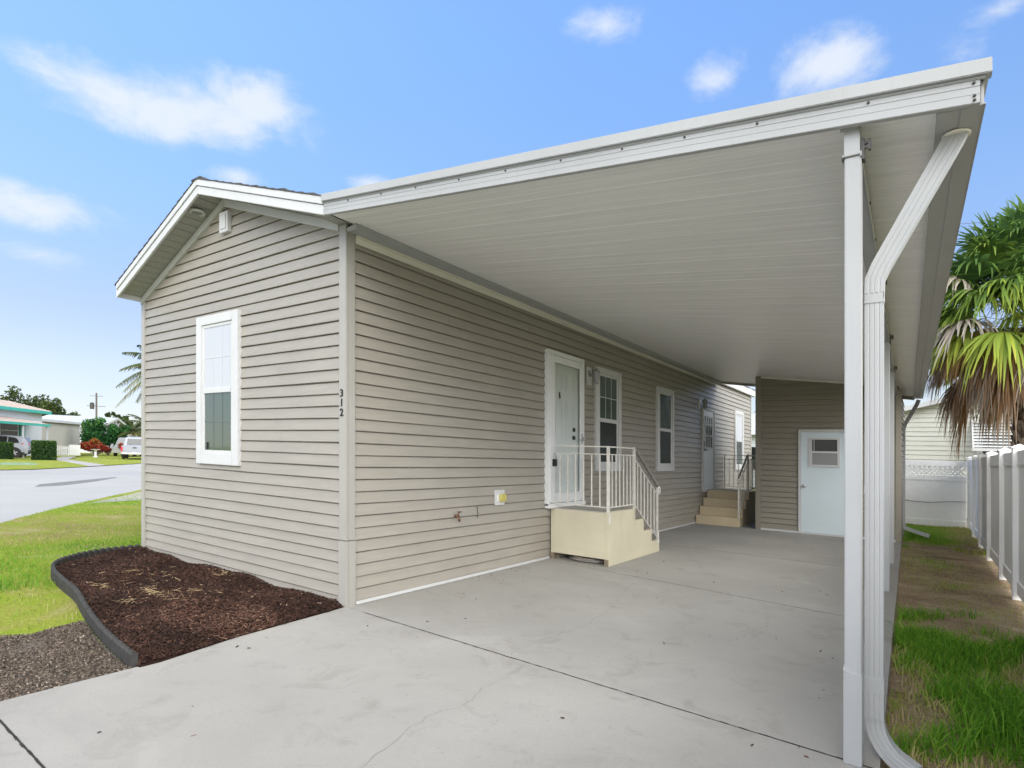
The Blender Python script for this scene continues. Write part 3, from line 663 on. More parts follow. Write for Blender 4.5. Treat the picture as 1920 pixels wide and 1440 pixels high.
# ------------------------------------------------------------------ storage shed at the end of the carport
shed = thing('storage_shed', 'beige vinyl sided storage room closing the far end of the carport', 'shed', (2.5, 10.8, 0))
SX0, SX1, SY0, SY1 = 1.30, 3.755, 9.40, 11.9
stop = lambda x, y=9.4: zpan(x, y)-.012
s1 = lambda z: min(SX1-.04, 1.36+(stop(1.36)-z)/.108)
m = MB(); siding(m, lambda u, o, z: (u, SY0-o, z), lambda z: SX0+.05, lambda z: min(s1(z), 2.09) if z < 2.0 else s1(z), .045, stop(1.36), .108, seed=8); m.build('wall', M['siding_shaded'], shed)
m = MB(); siding(m, lambda u, o, z: (u, SY0-o, z), lambda z: 2.96, lambda z: SX1-.04, .045, 2.02, .108, seed=8); m.build('wall', M['siding_shaded'], shed)
m = MB(); siding(m, lambda u, o, z: (SX1+o, u, z), lambda z: SY0+.05, lambda z: SY1, -.03, 2.78, .108, seed=9); m.build('wall', M['siding_shaded'], shed)
m = MB(); siding(m, lambda u, o, z: (SX0-o, u, z), lambda z: SY0+.05, lambda z: SY1, -.03, 3.1, .108, seed=10); m.build('wall', M['siding_shaded'], shed)
m = MB(); m.hexa([(SX0+.01,SY0+.01,-.05),(SX1-.01,SY0+.01,-.05),(SX1-.01,SY1,-.05),(SX0+.01,SY1,-.05),(SX0+.01,SY0+.01,stop(SX0)),(SX1-.01,SY0+.01,stop(SX1)),(SX1-.01,SY1,stop(SX1)-.06),(SX0+.01,SY1,stop(SX0)-.02)]); m.build('wall', M['siding_shaded'], shed)
m = MB(); m.box(SX0-.022, SX0+.085, SY0-.026, SY0+.085, -.02, stop(SX0)-.004); m.build('corner_board', M['siding_shaded'], shed, bevel=.004)
m = MB(); m.box(SX1-.06, SX1+.026, SY0-.026, SY0+.085, -.06, stop(SX1+.03)-.06); m.build('corner_board', M['siding_shaded'], shed, bevel=.004)
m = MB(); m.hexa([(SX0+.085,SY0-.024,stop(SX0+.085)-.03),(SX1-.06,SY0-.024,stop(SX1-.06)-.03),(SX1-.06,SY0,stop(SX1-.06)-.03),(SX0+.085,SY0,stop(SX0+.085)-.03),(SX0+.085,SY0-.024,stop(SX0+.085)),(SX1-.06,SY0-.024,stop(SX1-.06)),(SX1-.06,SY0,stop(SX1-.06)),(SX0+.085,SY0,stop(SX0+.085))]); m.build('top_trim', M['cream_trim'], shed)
m = MB(); m.box(SX0+.085, 2.08, SY0-.034, SY0-.002, .003, .042); m.build('base_trim', M['white'], shed); m = MB(); m.box(2.965, SX1-.06, SY0-.034, SY0-.002, .003, .042); m.build('base_trim', M['white'], shed)
da, db, dz = 2.085, 2.955, 2.055
m = MB(); m.box(da, da+.045, SY0-.045, SY0, .003, dz); m.box(db-.045, db, SY0-.045, SY0, .003, dz); m.box(da+.045, db-.045, SY0-.044, SY0, dz-.045, dz); m.box(da+.045, db-.045, SY0-.05, SY0, .003, .03)
dr = m.build('door', M['white'], shed, bevel=.003)
m = MB(); m.box(da+.048, db-.048, SY0-.028, SY0-.002, .034, dz-.048); m.build('door_leaf', M['door_blue'], dr, bevel=.002)
wa, wb, wc, wd = 2.30, 2.78, 1.36, 1.86
m = MB(); m.box(wa-.03, wa+.03, SY0-.045, SY0-.028, wc-.03, wd+.03); m.box(wb-.015, wb+.03, SY0-.045, SY0-.028, wc-.03, wd+.03); m.box(wa+.03, wb-.015, SY0-.0445, SY0-.028, wd, wd+.03); m.box(wa+.03, wb-.015, SY0-.0445, SY0-.028, wc-.03, wc+.01); m.box(wa+.03, wb-.015, SY0-.046, SY0-.028, 1.60, 1.635); m.box(wa+.06, wa+.07, SY0-.04, SY0-.028, 1.635, wd); m.build('window_frame', M['white'], dr)
m = MB(); m.box(wa+.03, wb-.015, SY0-.032, SY0-.0285, 1.635, wd); m.build('pane', M['pane_dark'], dr)
m = MB(); m.box(wa+.03, wb-.015, SY0-.034, SY0-.0285, wc+.01, 1.60); m.build('pane', M['pane_frost'], dr)
m = MB(); m.lathe((da+.105, SY0-.028, .945), [(.032, 0), (.032, -.01), (.013, -.014), (.013, -.035), (.03, -.045), (.028, -.06), (.008, -.066)], 14, 'y'); m.build('knob', M['chrome'], dr, smooth=False)

# ------------------------------------------------------------------ stairs with railings
def stairs(name, label, yl0, yl1, tops, depth, sgn, x0, x1, zl, body, cat='stairs', open_front=False):
    """landing between yl0,yl1; treads leave the yl1 end (sgn=+1) or the yl0 end (sgn=-1)"""
    t = thing(name, label, cat, ((x0+x1)/2, (yl0+yl1)/2, 0)); ye = yl1 if sgn > 0 else yl0
    m = MB(); prof = []
    b = .0; prof = [(yl0 if sgn > 0 else yl1, zl)]; y = ye; prof.append((y, zl))
    for tp in tops: prof.append((y, tp)); y += sgn*depth; prof.append((y, tp))
    prof.append((y, 0)); prof.append((yl0 if sgn > 0 else yl1, 0))
    # the two stringer cheeks, front panel, risers and treads as one cast body
    for xa, xb in ((x1-.05, x1), (x0, x0+.05)): m.prism([(xa, a_, c_) for a_, c_ in prof], (xb-xa, 0, 0))
    yb = yl0 if sgn > 0 else yl1
    m.box(x0+.05, x1-.05, min(yb, yb+sgn*.05), max(yb, yb+sgn*.05), .085, zl-.012)
    bd = m.build('stair_body', body, t, bevel=.004)
    m = MB(); m.box(x0+.05, x1-.05, min(yb, ye)+(.032 if sgn < 0 else .001), max(yb, ye)-.001, zl-.06, zl-.002)
    y = ye
    for tp in tops: m.box(x0+.05, x1-.05, min(y, y+sgn*depth)+(.032 if sgn < 0 else 0), max(y, y+sgn*depth), tp-.05, tp-.003); y += sgn*depth
    m.build('tread', M['step_top'] if sgn > 0 else body, t)
    m = MB(); y = ye; zs = [zl]+list(tops)+[0]
    for i in range(len(zs)-1): m.box(x0+.05, x1-.05, min(y, y-sgn*.03), max(y, y-sgn*.03)-.0005, max(zs[i+1]-.003, 0), zs[i]-(.06 if i == 0 else .05)+ (.057 if sgn < 0 else 0)); y += sgn*depth
    m.build('riser', M['riser'] if sgn > 0 else body, t)
    return t, y
def railing(t, run_side, run_end, slope, x, endx, ycorner, yl, ynew, zl, znew, rot=1):
    H = .835; r = .022
    zt = zl+H; z2 = zt-.105; zb = zl+.055
    m = MB(); m.box(x-.017, x+.017, ycorner-.017, ycorner+.017, zl-.12, zt); m.box(x+.017, x+.022, ycorner-.017, ycorner+.02, zl-.16, zl-.01); m.build('rail_post', M['rail'], t, bevel=.003)
    m = MB(); m.box(x-.017, x+.017, yl-.017, yl+.017, zl-.16, zt+.01); m.build('rail_post', M['rail'], t, bevel=.003)
    m = MB(); m.box(x-.015, x+.015, ynew-.015, ynew+.015, znew-.02, znew+.80); m.box(x+.015, x+.02, ynew-.03, ynew+.03, znew-.02, znew+.14); m.build('rail_post', M['rail'], t, bevel=.003)
    m = MB(); m.box(endx-.015, endx+.015, ycorner-.015, ycorner+.015, zl-.1, zt); m.build('rail_post', M['rail'], t, bevel=.003)
    m = MB()
    for z, w in ((zt-.008, .016), (z2, .013), (zb, .013)):
        m.bar((x, ycorner, z), (x, yl, z), w); m.bar((x, ycorner, z), (endx, ycorner, z), w)
    dz = znew-zl; off = lambda y: zl+dz*(y-yl)/(ynew-yl)
    for e in (.70, .06): m.bar((x, yl, zl+e), (x, ynew, znew+e), .013)
    m.build('rail', M['rail'], t)
    m = MB(); k = max(5, int(abs(yl-ycorner)/.105))
    for i in range(1, k): y = ycorner+(yl-ycorner)*i/k; m.bar((x, y, zb), (x+random.uniform(-.006, .006), y, z2), .013)
    k = max(5, int(abs(endx-x)/.105))
    for i in range(1, k): xx = x+(endx-x)*i/k; m.bar((xx, ycorner, zb), (xx, ycorner, z2), .013)
    k = max(5, int(abs(ynew-yl)/.115))
    for i in range(1, k): y = yl+(ynew-yl)*i/k; m.bar((x, y, off(y)+.06), (x, y, off(y)+.70), .013)
    m.build('baluster', M['rail'], t); tag(t.children[-1])
    m = MB(); d = 1 if ynew > yl else -1; e0 = (x, yl, zl+H+.0); e1 = (x, ynew+d*.02, znew+H-.01)
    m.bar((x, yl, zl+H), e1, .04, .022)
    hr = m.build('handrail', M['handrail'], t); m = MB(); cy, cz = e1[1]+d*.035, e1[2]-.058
    m.tube([(x+.006*i/12, cy+d*.045*math.sin(.3+5.4*i/18), cz+.052*math.cos(.3+5.4*i/18)) for i in range(19)], [.015]*17+[.012, .008], 8); m.build('handrail_curl', M['rail'], hr, smooth=True)
st1, ye1 = stairs('entry_stairs', 'cream concrete stairs with pale railing below the glazed white front door', 3.37, 4.19, [.53, .355, .175], .295, 1, .028, .885, .69, M['step_cream'])
for xa, xb in ((.032, .085), (.83, .88)): m = MB(); m.box(xa, xb, 3.351, 3.44, 0, .0845); m.build('foot_block', M['wood'], st1)
railing(st1, 1, 1, 1, .868, .045, 3.39, 4.185, 5.03, .69, .15)
st2, ye2 = stairs('rear_stairs', 'tan concrete stairs with thin railing beside the storage room, below the grey barred door', 10.22, 11.62, [.54, .365, .185], .265, -1, .03, .945, .71, M['step_tan'])
railing(st2, 1, 1, 1, .925, .06, 11.58, 10.25, 9.46, .71, .2)
# lockbox on the railing and the coiled hose under the stairs
m = MB(); bm_y, bm_z = 3.365, 1.30
m.box(.06, .125, bm_y-.034, bm_y+.01, 1.24, 1.335); m.box(.068, .117, bm_y-.038, bm_y-.033, 1.25, 1.30)
kb = thing('key_lockbox', 'black key lockbox hanging on the stair railing in front of the glazed door', 'lockbox', (.09, bm_y, 1.24))
m.build('lockbox_body', M['black'], kb, bevel=.006)
m = MB(); m.tube([(.074, bm_y, 1.33), (.074, bm_y, 1.40), (.082, bm_y, 1.417), (.103, bm_y, 1.417), (.111, bm_y, 1.40), (.111, bm_y, 1.33)], .006, 8); m.build('shackle', M['chrome'], kb, smooth=True)
m = MB(); path = [(.5+.27*math.cos(a)*(1-.012*a), 3.56+.15*math.sin(a)+.01*math.sin(3*a), .016+.010*(a/6.28)+.006*math.sin(a*2.3)) for a in np.linspace(0, 6.28*4.3, 150)]
m.tube(path, .011, 7); tag(m.build('garden_hose', M['hose'], smooth=True), 'coiled grey garden hose lying under the cream front stairs', 'hose')

# ------------------------------------------------------------------ planting bed
EDGE = [(-4.0, -.02), (-4.0, -.38), (-3.82, -.74), (-3.5, -1.06), (-3.08, -1.22), (-2.4, -1.32), (-1.93, -1.37), (-1.33, -1.51), (-.575, -1.66), (.10, -1.74), (.165, -1.745)]
def smooth_path(P, k=3):
    for _ in range(k):
        Q = [P[0]]
        for a, b in zip(P[:-1], P[1:]): Q += [(a[0]*.75+b[0]*.25, a[1]*.75+b[1]*.25), (a[0]*.25+b[0]*.75, a[1]*.25+b[1]*.75)]
        P = Q+[P[-1]]
    return P
def resample(P, step):
    out = [P[0]]; acc = 0
    for a, b in zip(P[:-1], P[1:]):
        L_ = math.hypot(b[0]-a[0], b[1]-a[1]); t = step-acc
        while t <= L_: out.append((a[0]+(b[0]-a[0])*t/L_, a[1]+(b[1]-a[1])*t/L_)); t += step
        acc = L_-(t-step)
    return out
EP = resample(smooth_path(EDGE), .0118)
m = MB(); th = .016; pts = []; k = len(EP); prof = 6
for i, (x, y) in enumerate(EP):
    a = EP[max(i-1, 0)]; b = EP[min(i+1, k-1)]; L_ = math.hypot(b[0]-a[0], b[1]-a[1]) or 1; nx, ny_ = -(b[1]-a[1])/L_, (b[0]-a[0])/L_
    s = i*.0118/.083; sc = abs(math.sin(PI*s)); h = .058+.032*sc**.5 + .01*math.sin(i*.013); tt = th*(.4+.8*sc**.6)
    for o, zz in ((-tt, -.06), (-tt, h*.86), (-tt*.45, h), (tt*.45, h), (tt, h*.86), (tt, -.06)): pts.append((x+nx*o, y+ny_*o, zz))
cut = int(k*.72)
m.add(pts, [(i*6+j, i*6+j+1, i*6+j+7, i*6+j+6) for i in range(k-1) if i != cut for j in range(5)] + [(0,1,2,3,4,5), tuple((k-1)*6+q for q in range(6)), tuple(cut*6+q for q in range(6)), tuple((cut+1)*6+q for q in range(6))])
tag(m.build('garden_edging', M['edging']), 'low dark grey scalloped plastic edging curving round the mulch bed', 'garden edging')
BED = EP[::6] + [(.215, -1.74), (.215, -1.62), (.10, -1.05), (.03, -.2), (.0, 0), (-3.95, 0)]
BX, BY = np.array([p[0] for p in BED]), np.array([p[1] for p in BED])
def inside(x, y, X, Y):
    r = np.zeros(len(x), bool); j = len(X)-1
    for i in range(len(X)):
        c = ((Y[i] > y) != (Y[j] > y)) & (x < (X[j]-X[i])*(y-Y[i])/((Y[j]-Y[i]) or 1e-9)+X[i]); r ^= c; j = i
    return r
def hum(x, y): return np.clip((.17-.10*np.clip(y+1.66, 0, 2)-x)/.16, .12, 1)*.03+np.clip((.17-.10*np.clip(y+1.66, 0, 2)-x)/.25, 0, 1)*hum0(x, y)
def hum0(x, y): return .018*np.sin(x*3.1+1)*np.cos(y*4.3)+.012*np.sin(x*7.3+y*5.1)+.02*np.exp(-((x+.6)**2+(y+.9)**2)/.5)
m = MB(); gx, gy = np.meshgrid(np.arange(-4.05, .2, .05), np.arange(-1.8, .03, .05)); idx = {}
for (i, j), _ in np.ndenumerate(gx):
    x, y = gx[i, j], gy[i, j]
    if inside(np.array([x]), np.array([y]), BX, BY)[0]: idx[(i, j)] = len(m.v); m.v.append((x, y, float(hum(x, y))))
for (i, j) in idx:
    q = [(i, j), (i, j+1), (i+1, j+1), (i+1, j)]
    if all(t in idx for t in q): m.f.append(tuple(idx[t] for t in q)); m.m.append(0)
m.poly([(x, y, .001) for x, y in BED])
bed = tag(m.build('mulch_bed', M['mulch_bed']), kind='structure')
def scatter(X, Y, n, xr_, yr_):
    x = RNG.uniform(*xr_, n); y = RNG.uniform(*yr_, n); k = inside(x, y, X, Y); return x[k], y[k]
def chips(name, x, y, z, L_, w, mat, tint, tilt=.35):
    n = len(x); az = RNG.uniform(0, 2*PI, n); el = RNG.normal(0, tilt, n); ro = RNG.normal(0, .7, n)
    d = np.stack([np.cos(az)*np.cos(el), np.sin(az)*np.cos(el), np.sin(el)], -1); s = np.stack([-np.sin(az), np.cos(az), np.zeros(n)], -1)
    up = np.cross(d, s); s = s*np.cos(ro)[:, None]+up*np.sin(ro)[:, None]; up = np.cross(d, s); c = np.stack([x, y, z], -1); V = []
    for a, b in ((-1,-1),(1,-.7),(1,.7),(-1,1)): V.append(c+d*(a*L_/2)[:, None]+s*(b*w/2)[:, None])
    V.append(c+up*(w*.45)[:, None]-d*(L_*.3)[:, None]); V.append(c+up*(w*.45)[:, None]+d*(L_*.3)[:, None])
    V = np.stack(V, 1).reshape(-1, 3); b = np.arange(n)*6
    F = np.concatenate([np.stack([b, b+1, b+5, b+4], -1), np.stack([b+2, b+3, b+4, b+5], -1)])
    return tag(cloud_mesh(name, V, F, mat, np.repeat(tint, 6)), kind='stuff')
x, y = scatter(BX, BY, 42000, (-4, .17), (-1.76, -.01)); n = len(x)
tn = np.clip(RNG.beta(2, 3, n)*.95 + .12*np.sin(x*5+2)*np.sin(y*6), 0, .93); tn[RNG.random(n) < .006] = 1
tn = np.where(((x+.35)/.6)**2+((y+.95)/.35)**2 < 1, np.clip(tn+.22, 0, .93), tn)
chips('mulch', x, y, hum(x, y)+.008, RNG.uniform(.012, .055, n), RNG.uniform(.004, .012, n), M['mulch'], tn)
# dry grass tufts lying on the mulch
xs, ys = [], []
for cx_, cy_, r_, q in ((-1.5, -.95, .10, 46), (-2.0, -1.15, .11, 16), (-1.25, -1.25, .08, 16), (-1.75, -.18, .12, 24), (-2.5, -.7, .09, 6), (-1.2, -.85, .4, 40), (-2.2, -.7, .5, 30)):
    xs.append(RNG.normal(cx_, r_*.6, q)); ys.append(RNG.normal(cy_, r_*.45, q))
x = np.concatenate(xs); y = np.concatenate(ys); n = len(x)
chips('dry_grass', x, y, hum(x, y)+.03, RNG.uniform(.03, .10, n), RNG.uniform(.002, .004, n), M['straw'], RNG.random(n), .3)
GX = np.array([-1.16, -1.05, -1.22, -.575, .08, .185, .19, -1.9]); GY = np.array([-2.08, -1.93, -1.57, -1.70, -1.775, -1.74, -3.4, -3.4])
x, y = scatter(GX, GY, 42000, (-1.9, .2), (-3.4, -1.55)); n = len(x)
chips('gravel_chips', x, y, np.full(n, -.010)+.012*np.sin(x*6)*np.sin(y*7), RNG.uniform(.005, .024, n), RNG.uniform(.004, .011, n), M['gravel'], np.clip(RNG.beta(2, 2.4, n), 0, 1), .5)

x = np.concatenate([RNG.uniform(.3, 3.7, 46), RNG.uniform(.05, .4, 14), RNG.uniform(3.6, 3.8, 16)]); y = np.concatenate([RNG.uniform(-2.4, 8.5, 46), RNG.uniform(-1.2, 2.5, 14), RNG.uniform(-1, 8, 16)])
chips('leaf_litter', x, y, np.full(len(x), .004), RNG.uniform(.008, .03, len(x)), RNG.uniform(.004, .012, len(x)), M['mulch'], RNG.random(len(x))*.95, .2)
# ------------------------------------------------------------------ grass
def blades(name, x, y, z, h, w, tint, lean=.5):
    n = len(x); az = RNG.uniform(0, 2*PI, n); ld = RNG.uniform(0, 2*PI, n); le = np.abs(RNG.normal(0, lean, n))*h
    s = np.stack([np.cos(az), np.sin(az), np.zeros(n)], -1)*(w/2)[:, None]; l = np.stack([np.cos(ld)*le, np.sin(ld)*le, np.zeros(n)], -1)
    b = np.stack([x, y, z], -1); up = np.zeros((n, 3)); up[:, 2] = h
    V = np.stack([b-s, b+s, b+up*.55+l*.3+s*.8, b+up*.55+l*.3-s*.8, b+up*.96+l+s*.12, b+up*.96+l-s*.12], 1).reshape(-1, 3); k = np.arange(n)*6
    F = np.concatenate([np.stack([k, k+1, k+2, k+3], -1), np.stack([k+3, k+2, k+4, k+5], -1)])
    return tag(cloud_mesh(name, V, F, M['grass'], np.repeat(tint, 6)), kind='stuff')
def fbm(x, y, s=1.0, seed=0):
    r = np.random.default_rng(seed); v = np.zeros_like(x)
    for k in range(1, 6):
        for _ in range(3):
            a = r.uniform(0, 2*PI); f = s*1.8**k; v += np.sin((x*np.cos(a)+y*np.sin(a))*f+r.uniform(0, 6))*.6**k
    return v/2.2
LX, LY = np.array([p[0] for p in LAWN[1:9]]+[-19, -3.98, -3.98, -4.02, -3.85, -3.5, -3.08, -2.4, -1.93, -1.36, -1.2, -1.1, -1.2, -1.7]), np.array([p[1] for p in LAWN[1:9]]+[12, 6, -.02, -.4, -.78, -1.1, -1.26, -1.36, -1.41, -1.55, -1.6, -1.93, -2.1, -4.5])
x, y = scatter(LX, LY, 330000, (-19, -.9), (-5, 9)); f = fbm(x, y, .9, 3); near = (x > -5.5) & (y < 1)
keep = (RNG.random(len(x)) < np.where(f > -.30, 1, .18)) & ((x+y*.2 > -9) | (RNG.random(len(x)) < .6))
x, y, f, near = x[keep], y[keep], f[keep], near[keep]; n = len(x)
lush = np.exp(-(((x+2.5)/1.3)**2+((y+1.9)/.9)**2))
tn = np.clip(.47-.46*f+RNG.normal(0, .15, n)-.40*lush+.03*(~near)+.55*np.exp(-(((x+7.2)/1.7)**2+((y+.1)/.7)**2)), .03, 1)
blades('grass', x, y, np.full(n, -.028), RNG.uniform(.018, .045, n)*(1+1.3*lush)*np.where(f > -.2, 1, .7), RNG.uniform(.004, .008, n), tn, .7)
# the strip beside the carport: lush in front, bare soil in the middle, green again at the back fence
def yard_grass(n, yr_, hr, wr, tfun, dens, name='yard_grass'):
    x = RNG.uniform(3.86, 6.2, n); y = RNG.uniform(*yr_, n); x = x-.02*np.maximum(y, 0)
    f = fbm(x, y, 2.2, 5); k = (RNG.random(n) < dens(x, y, f)) & (x > 3.985-.02*y); x, y, f = x[k], y[k], f[k]; n = len(x)
    return blades(name, x, y, np.full(n, -.07), RNG.uniform(*hr, n)*np.clip(.8+f*.5, .5, 1.3), RNG.uniform(*wr, n), np.clip(tfun(x, y, f)+RNG.normal(0, .17, n), 0, 1), .75)
yard_grass(56000, (-1.6, 3.9), (.04, .15), (.0045, .010), lambda x, y, f: np.where(f > -.1, .2-.12*f, .5-.5*f), lambda x, y, f: np.clip(.74+1.0*f-np.maximum(0, y-2.4)*.55+np.exp(-((x-4.1)/.15)**2)*.12, .03, 1))
yard_grass(26000, (2.2, 11), (.015, .05), (.003, .007), lambda x, y, f: .72-.25*f+0*x, lambda x, y, f: np.clip(.34+.6*f, .03, .85), 'yard_stubble')
yard_grass(42000, (9.2, 14.2), (.04, .10), (.005, .011), lambda x, y, f: .30-.12*f+.45*np.exp(-((x-4.9)/.35)**2), lambda x, y, f: np.clip((y-9.6)*.6+.7*f, 0, 1), 'yard_grass_back')
yard_grass(3000, (5.6, 8.2), (.03, .08), (.004, .008), lambda x, y, f: .12+0*x, lambda x, y, f: np.exp(-(((x-4.25)/.22)**2+((y-7.4)/.5)**2)), 'yard_tuft')

# ------------------------------------------------------------------ fences
M['fence_vinyl'] = plaster('fence_vinyl', (.87, .875, .87), 1.2)
FX, HF = 5.0, 1.63
fence = thing('privacy_fence', 'white vinyl privacy fence with capped posts running along the grass strip', 'fence', (FX, 6, -.07))
fy = [-4.0, -2.2, -.3, 1.55, 3.45, 5.30, 6.75, 8.68, 10.48, 12.28, 14.02]
for y in fy:
    m = MB(); m.box(FX-.063, FX+.063, y-.063, y+.063, -.08, HF); p = m.build('fence_post', M['fence_vinyl'], fence, bevel=.004)
    m = MB(); m.box(FX-.074, FX+.074, y-.074, y+.074, HF, HF+.02); m.hexa([(FX-.066,y-.066,HF+.02),(FX+.066,y-.066,HF+.02),(FX+.066,y+.066,HF+.02),(FX-.066,y+.066,HF+.02)]+[(FX-.004,y-.004,HF+.05),(FX+.004,y-.004,HF+.05),(FX+.004,y+.004,HF+.05),(FX-.004,y+.004,HF+.05)]); m.build('post_cap', M['fence_vinyl'], p)
for a, b in zip(fy[:-1], fy[1:]):
    m = MB(); m.box(FX-.024, FX+.024, a+.063, b-.063, HF-.19, HF-.03); m.build('fence_rail', M['fence_vinyl'], fence, bevel=.004); m = MB(); m.box(FX-.026, FX+.026, a+.063, b-.063, .0, .15); m.build('fence_rail', M['fence_vinyl'], fence, bevel=.004)
    m = MB(); k = int((b-a-.126)/.15)
    for i in range(k):
        y0 = a+.063+(b-a-.126)*i/k; y1 = a+.063+(b-a-.126)*(i+1)/k; m.box(FX-.012, FX+.012, y0+.002, y1-.002, .15, HF-.19)
    m.build('fence_panel', M['fence_vinyl'], fence)
YB = 14.15
lat = thing('lattice_fence', 'white vinyl fence panel with a lattice strip on top, closing the strip at the back', 'fence', (4.2, YB, -.07))
m = MB(); xa, xb = 2.9, FX-.07
m.box(xa, xb, YB-.025, YB+.025, 1.42, 1.56); m.box(xa, xb, YB-.025, YB+.025, 1.08, 1.20); m.box(xa, xb, YB-.026, YB+.026, -.02, .13); m.build('fence_rail', M['fence_vinyl'], lat, bevel=.004)
m = MB(); m.box(xa, xb, YB-.012, YB+.012, .13, 1.08); 
for k in range(13): m.box(xa+.16*k, xa+.16*k+.006, YB-.0135, YB+.0135, .14, 1.07)
m.build('fence_panel', M['fence_vinyl'], lat)
m = MB()
for k in range(-2, 24):
    x = xa+.1*k
    for s, o in ((1, .004), (-1, -.004)):
        p0, p1 = ((x, YB+o, 1.19), (x+.24, YB+o, 1.43)) if s > 0 else ((x+.24, YB+o, 1.19), (x, YB+o, 1.43))
        if p0[0] > xa-.05 and p1[0] > xa-.05 and p0[0] < xb+.03 and p1[0] < xb+.03: m.bar(p0, p1, .008, .034, up=(0, 1, 0)) if False else m.bar(p0, p1, .034, .008, up=(0, 1, 0))
m.build('lattice', M['fence_vinyl'], lat)
m = MB(); m.tube([(3.0, YB-.03, .62), (3.5, YB-.03, .60), (3.9, YB-.03, .545), (4.25, YB-.03, .54), (4.55, YB-.03, .58), (4.93, YB-.03, .60)], .007, 6); tag(m.build('garden_cable', M['cable'], smooth=True), 'thin dark cable slung across the lattice-topped white fence', 'cable')

# ------------------------------------------------------------------ neighbour behind the back fence
nb = thing('neighbor_house', 'pale sage vinyl sided house behind the white lattice fence, under the fan palm', 'house', (6, 20, -.07))
YN = 17.5
nr = lambda x: 3.08+.26*(x-3.5)
m = MB(); siding(m, lambda u, o, z: (u, YN-o, z), lambda z: max(3.2, 3.5+(z-3.0)/.26) if z > 3.0 else 3.2, lambda z: 5.32 if z < 2.6 else 9.0, .0, 4.2, .135, seg=3, seed=21); m.build('wall', M['house_sage'], nb)
m = MB(); m.poly([(5.32, YN+.001, 0), (9.0, YN+.001, 0), (9.0, YN+.001, 2.6), (5.32, YN+.001, 2.6)]); m.box(3.2, 9, YN+.03, 24, 0, 3.0); m.build('wall', M['house_sage'], nb)
m = MB(); m.box(5.30, 5.37, YN-.03, YN, 0, 2.6); m.build('corner_board', M['white'], nb)
m = MB(); m.hexa([(3.0,YN-.35,nr(3.0)-.1),(7.6,YN-.35,nr(7.6)-.1),(7.6,24,nr(7.6)-.1),(3.0,24,nr(3.0)-.1),(3.0,YN-.35,nr(3.0)+.03),(7.6,YN-.35,nr(7.6)+.03),(7.6,24,nr(7.6)+.03),(3.0,24,nr(3.0)+.03)]); m.build('roof', M['roof_white'], nb)
m = MB(); 
for k in range(10):
    z = 2.72-.085*k; o = .06+.055*k; m.hexa([(5.19,YN-o-.06,z-.055),(6.2,YN-o-.06,z-.055),(6.2,YN-o,z-.02),(5.19,YN-o,z-.02),(5.19,YN-o-.06,z-.04),(6.2,YN-o-.06,z-.04),(6.2,YN-o,z-.005),(5.19,YN-o,z-.005)])
m.hexa([(5.17,YN-.62,1.88),(6.22,YN-.62,1.88),(6.22,YN-.59,1.88),(5.17,YN-.59,1.88),(5.17,YN-.62,1.96),(6.22,YN-.62,1.96),(6.22,YN-.59,1.96),(5.17,YN-.59,1.96)])
m.bar((5.2, YN-.02, 2.74), (5.2, YN-.6, 1.93), .03, .05); m.bar((6.19, YN-.02, 2.74), (6.19, YN-.6, 1.93), .03, .05)
m.build('awning', M['white'], nb)
m = MB(); m.box(5.38, 6.1, YN-.03, YN-.002, 1.2, 2.4); wn = m.build('window', M['white'], nb); m = MB(); m.box(5.43, 6.05, YN-.035, YN-.03, 1.25, 2.35); m.build('pane', M['pane_dark'], wn)
# a pale house roof and a tree seen in the gap beside the stairs
hb = thing('neighbor_house', 'white house glimpsed through the gap between the rear stairs and the storage room', 'house', (-4, 34, 0))
m = MB(frame=(-2.5, 30, R(8))); siding(m, lambda u, o, z: (u, -o, z), lambda z: -7, lambda z: 8, 0, 2.9, .2, seg=5); m.box(-7, 8, .05, 8, 0, 2.9); m.build('wall', M['house_white'], hb)
m = MB(frame=(-2.5, 30, R(8))); m.prism([(-7.4, -.5, 2.85), (-7.4, 4, 4.3), (-7.4, 8.5, 2.85)], (15.8, 0, 0)); m.build('roof', M['roof_white'], hb)
m = MB(frame=(-2.5, 30, R(8))); m.box(-2, -.8, -.04, -.005, 1, 2.2); m.build('window', M['pane_dark'], hb)

# ------------------------------------------------------------------ trees and plants
def tree(name, label, x, y, h, specs, n, size, mat, trunk_r=.2, group=None, cat='tree', z0=-.05):
    t = thing(name, label, cat, (x, y, z0), group)
    m = MB(); top = max(s[2] for s in specs); lo_ = min(s[2]-s[5] for s in specs)
    m.tube([(x, y, z0), (x+.05*h*.3, y, h*.3), (x, y+.05, h*.75)], [trunk_r, trunk_r*.75, trunk_r*.35], 8)
    for s in specs: m.tube([(x, y, max(.2, h*.28)), ((x+s[0])/2, (y+s[1])/2, (h*.3+s[2])/2+.1), (s[0], s[1], s[2])], [trunk_r*.55, trunk_r*.35, trunk_r*.12], 6)
    m.build('trunk', M['bark'], t)
    P, idx = lobes(specs, n); V, F = leaves(P, RNG.uniform(.6, 1.4, n)*size)
    tl = np.clip(.45+RNG.normal(0, .2, n)+RNG.uniform(-.2, .2, len(specs))[idx], 0, 1)
    cloud_mesh('crown', V, F, mat, np.repeat(tl, 4), t); return t
def blob(x, y, z, rx, rz, k, seed):
    r = random.Random(seed); out = [(x, y, z, rx*.55, rx*.55, rz*.55)]
    for i in range(k):
        a = r.uniform(0, 2*PI); e = r.uniform(-.6, 1); out.append((x+rx*.62*math.cos(a)*(1-.3*abs(e)), y+rx*.62*math.sin(a)*(1-.3*abs(e)), z+rz*.62*e, rx*r.uniform(.28, .46), rx*r.uniform(.28, .46), rz*r.uniform(.25, .42)))
    return out
TG = 'trees behind the houses across the street'
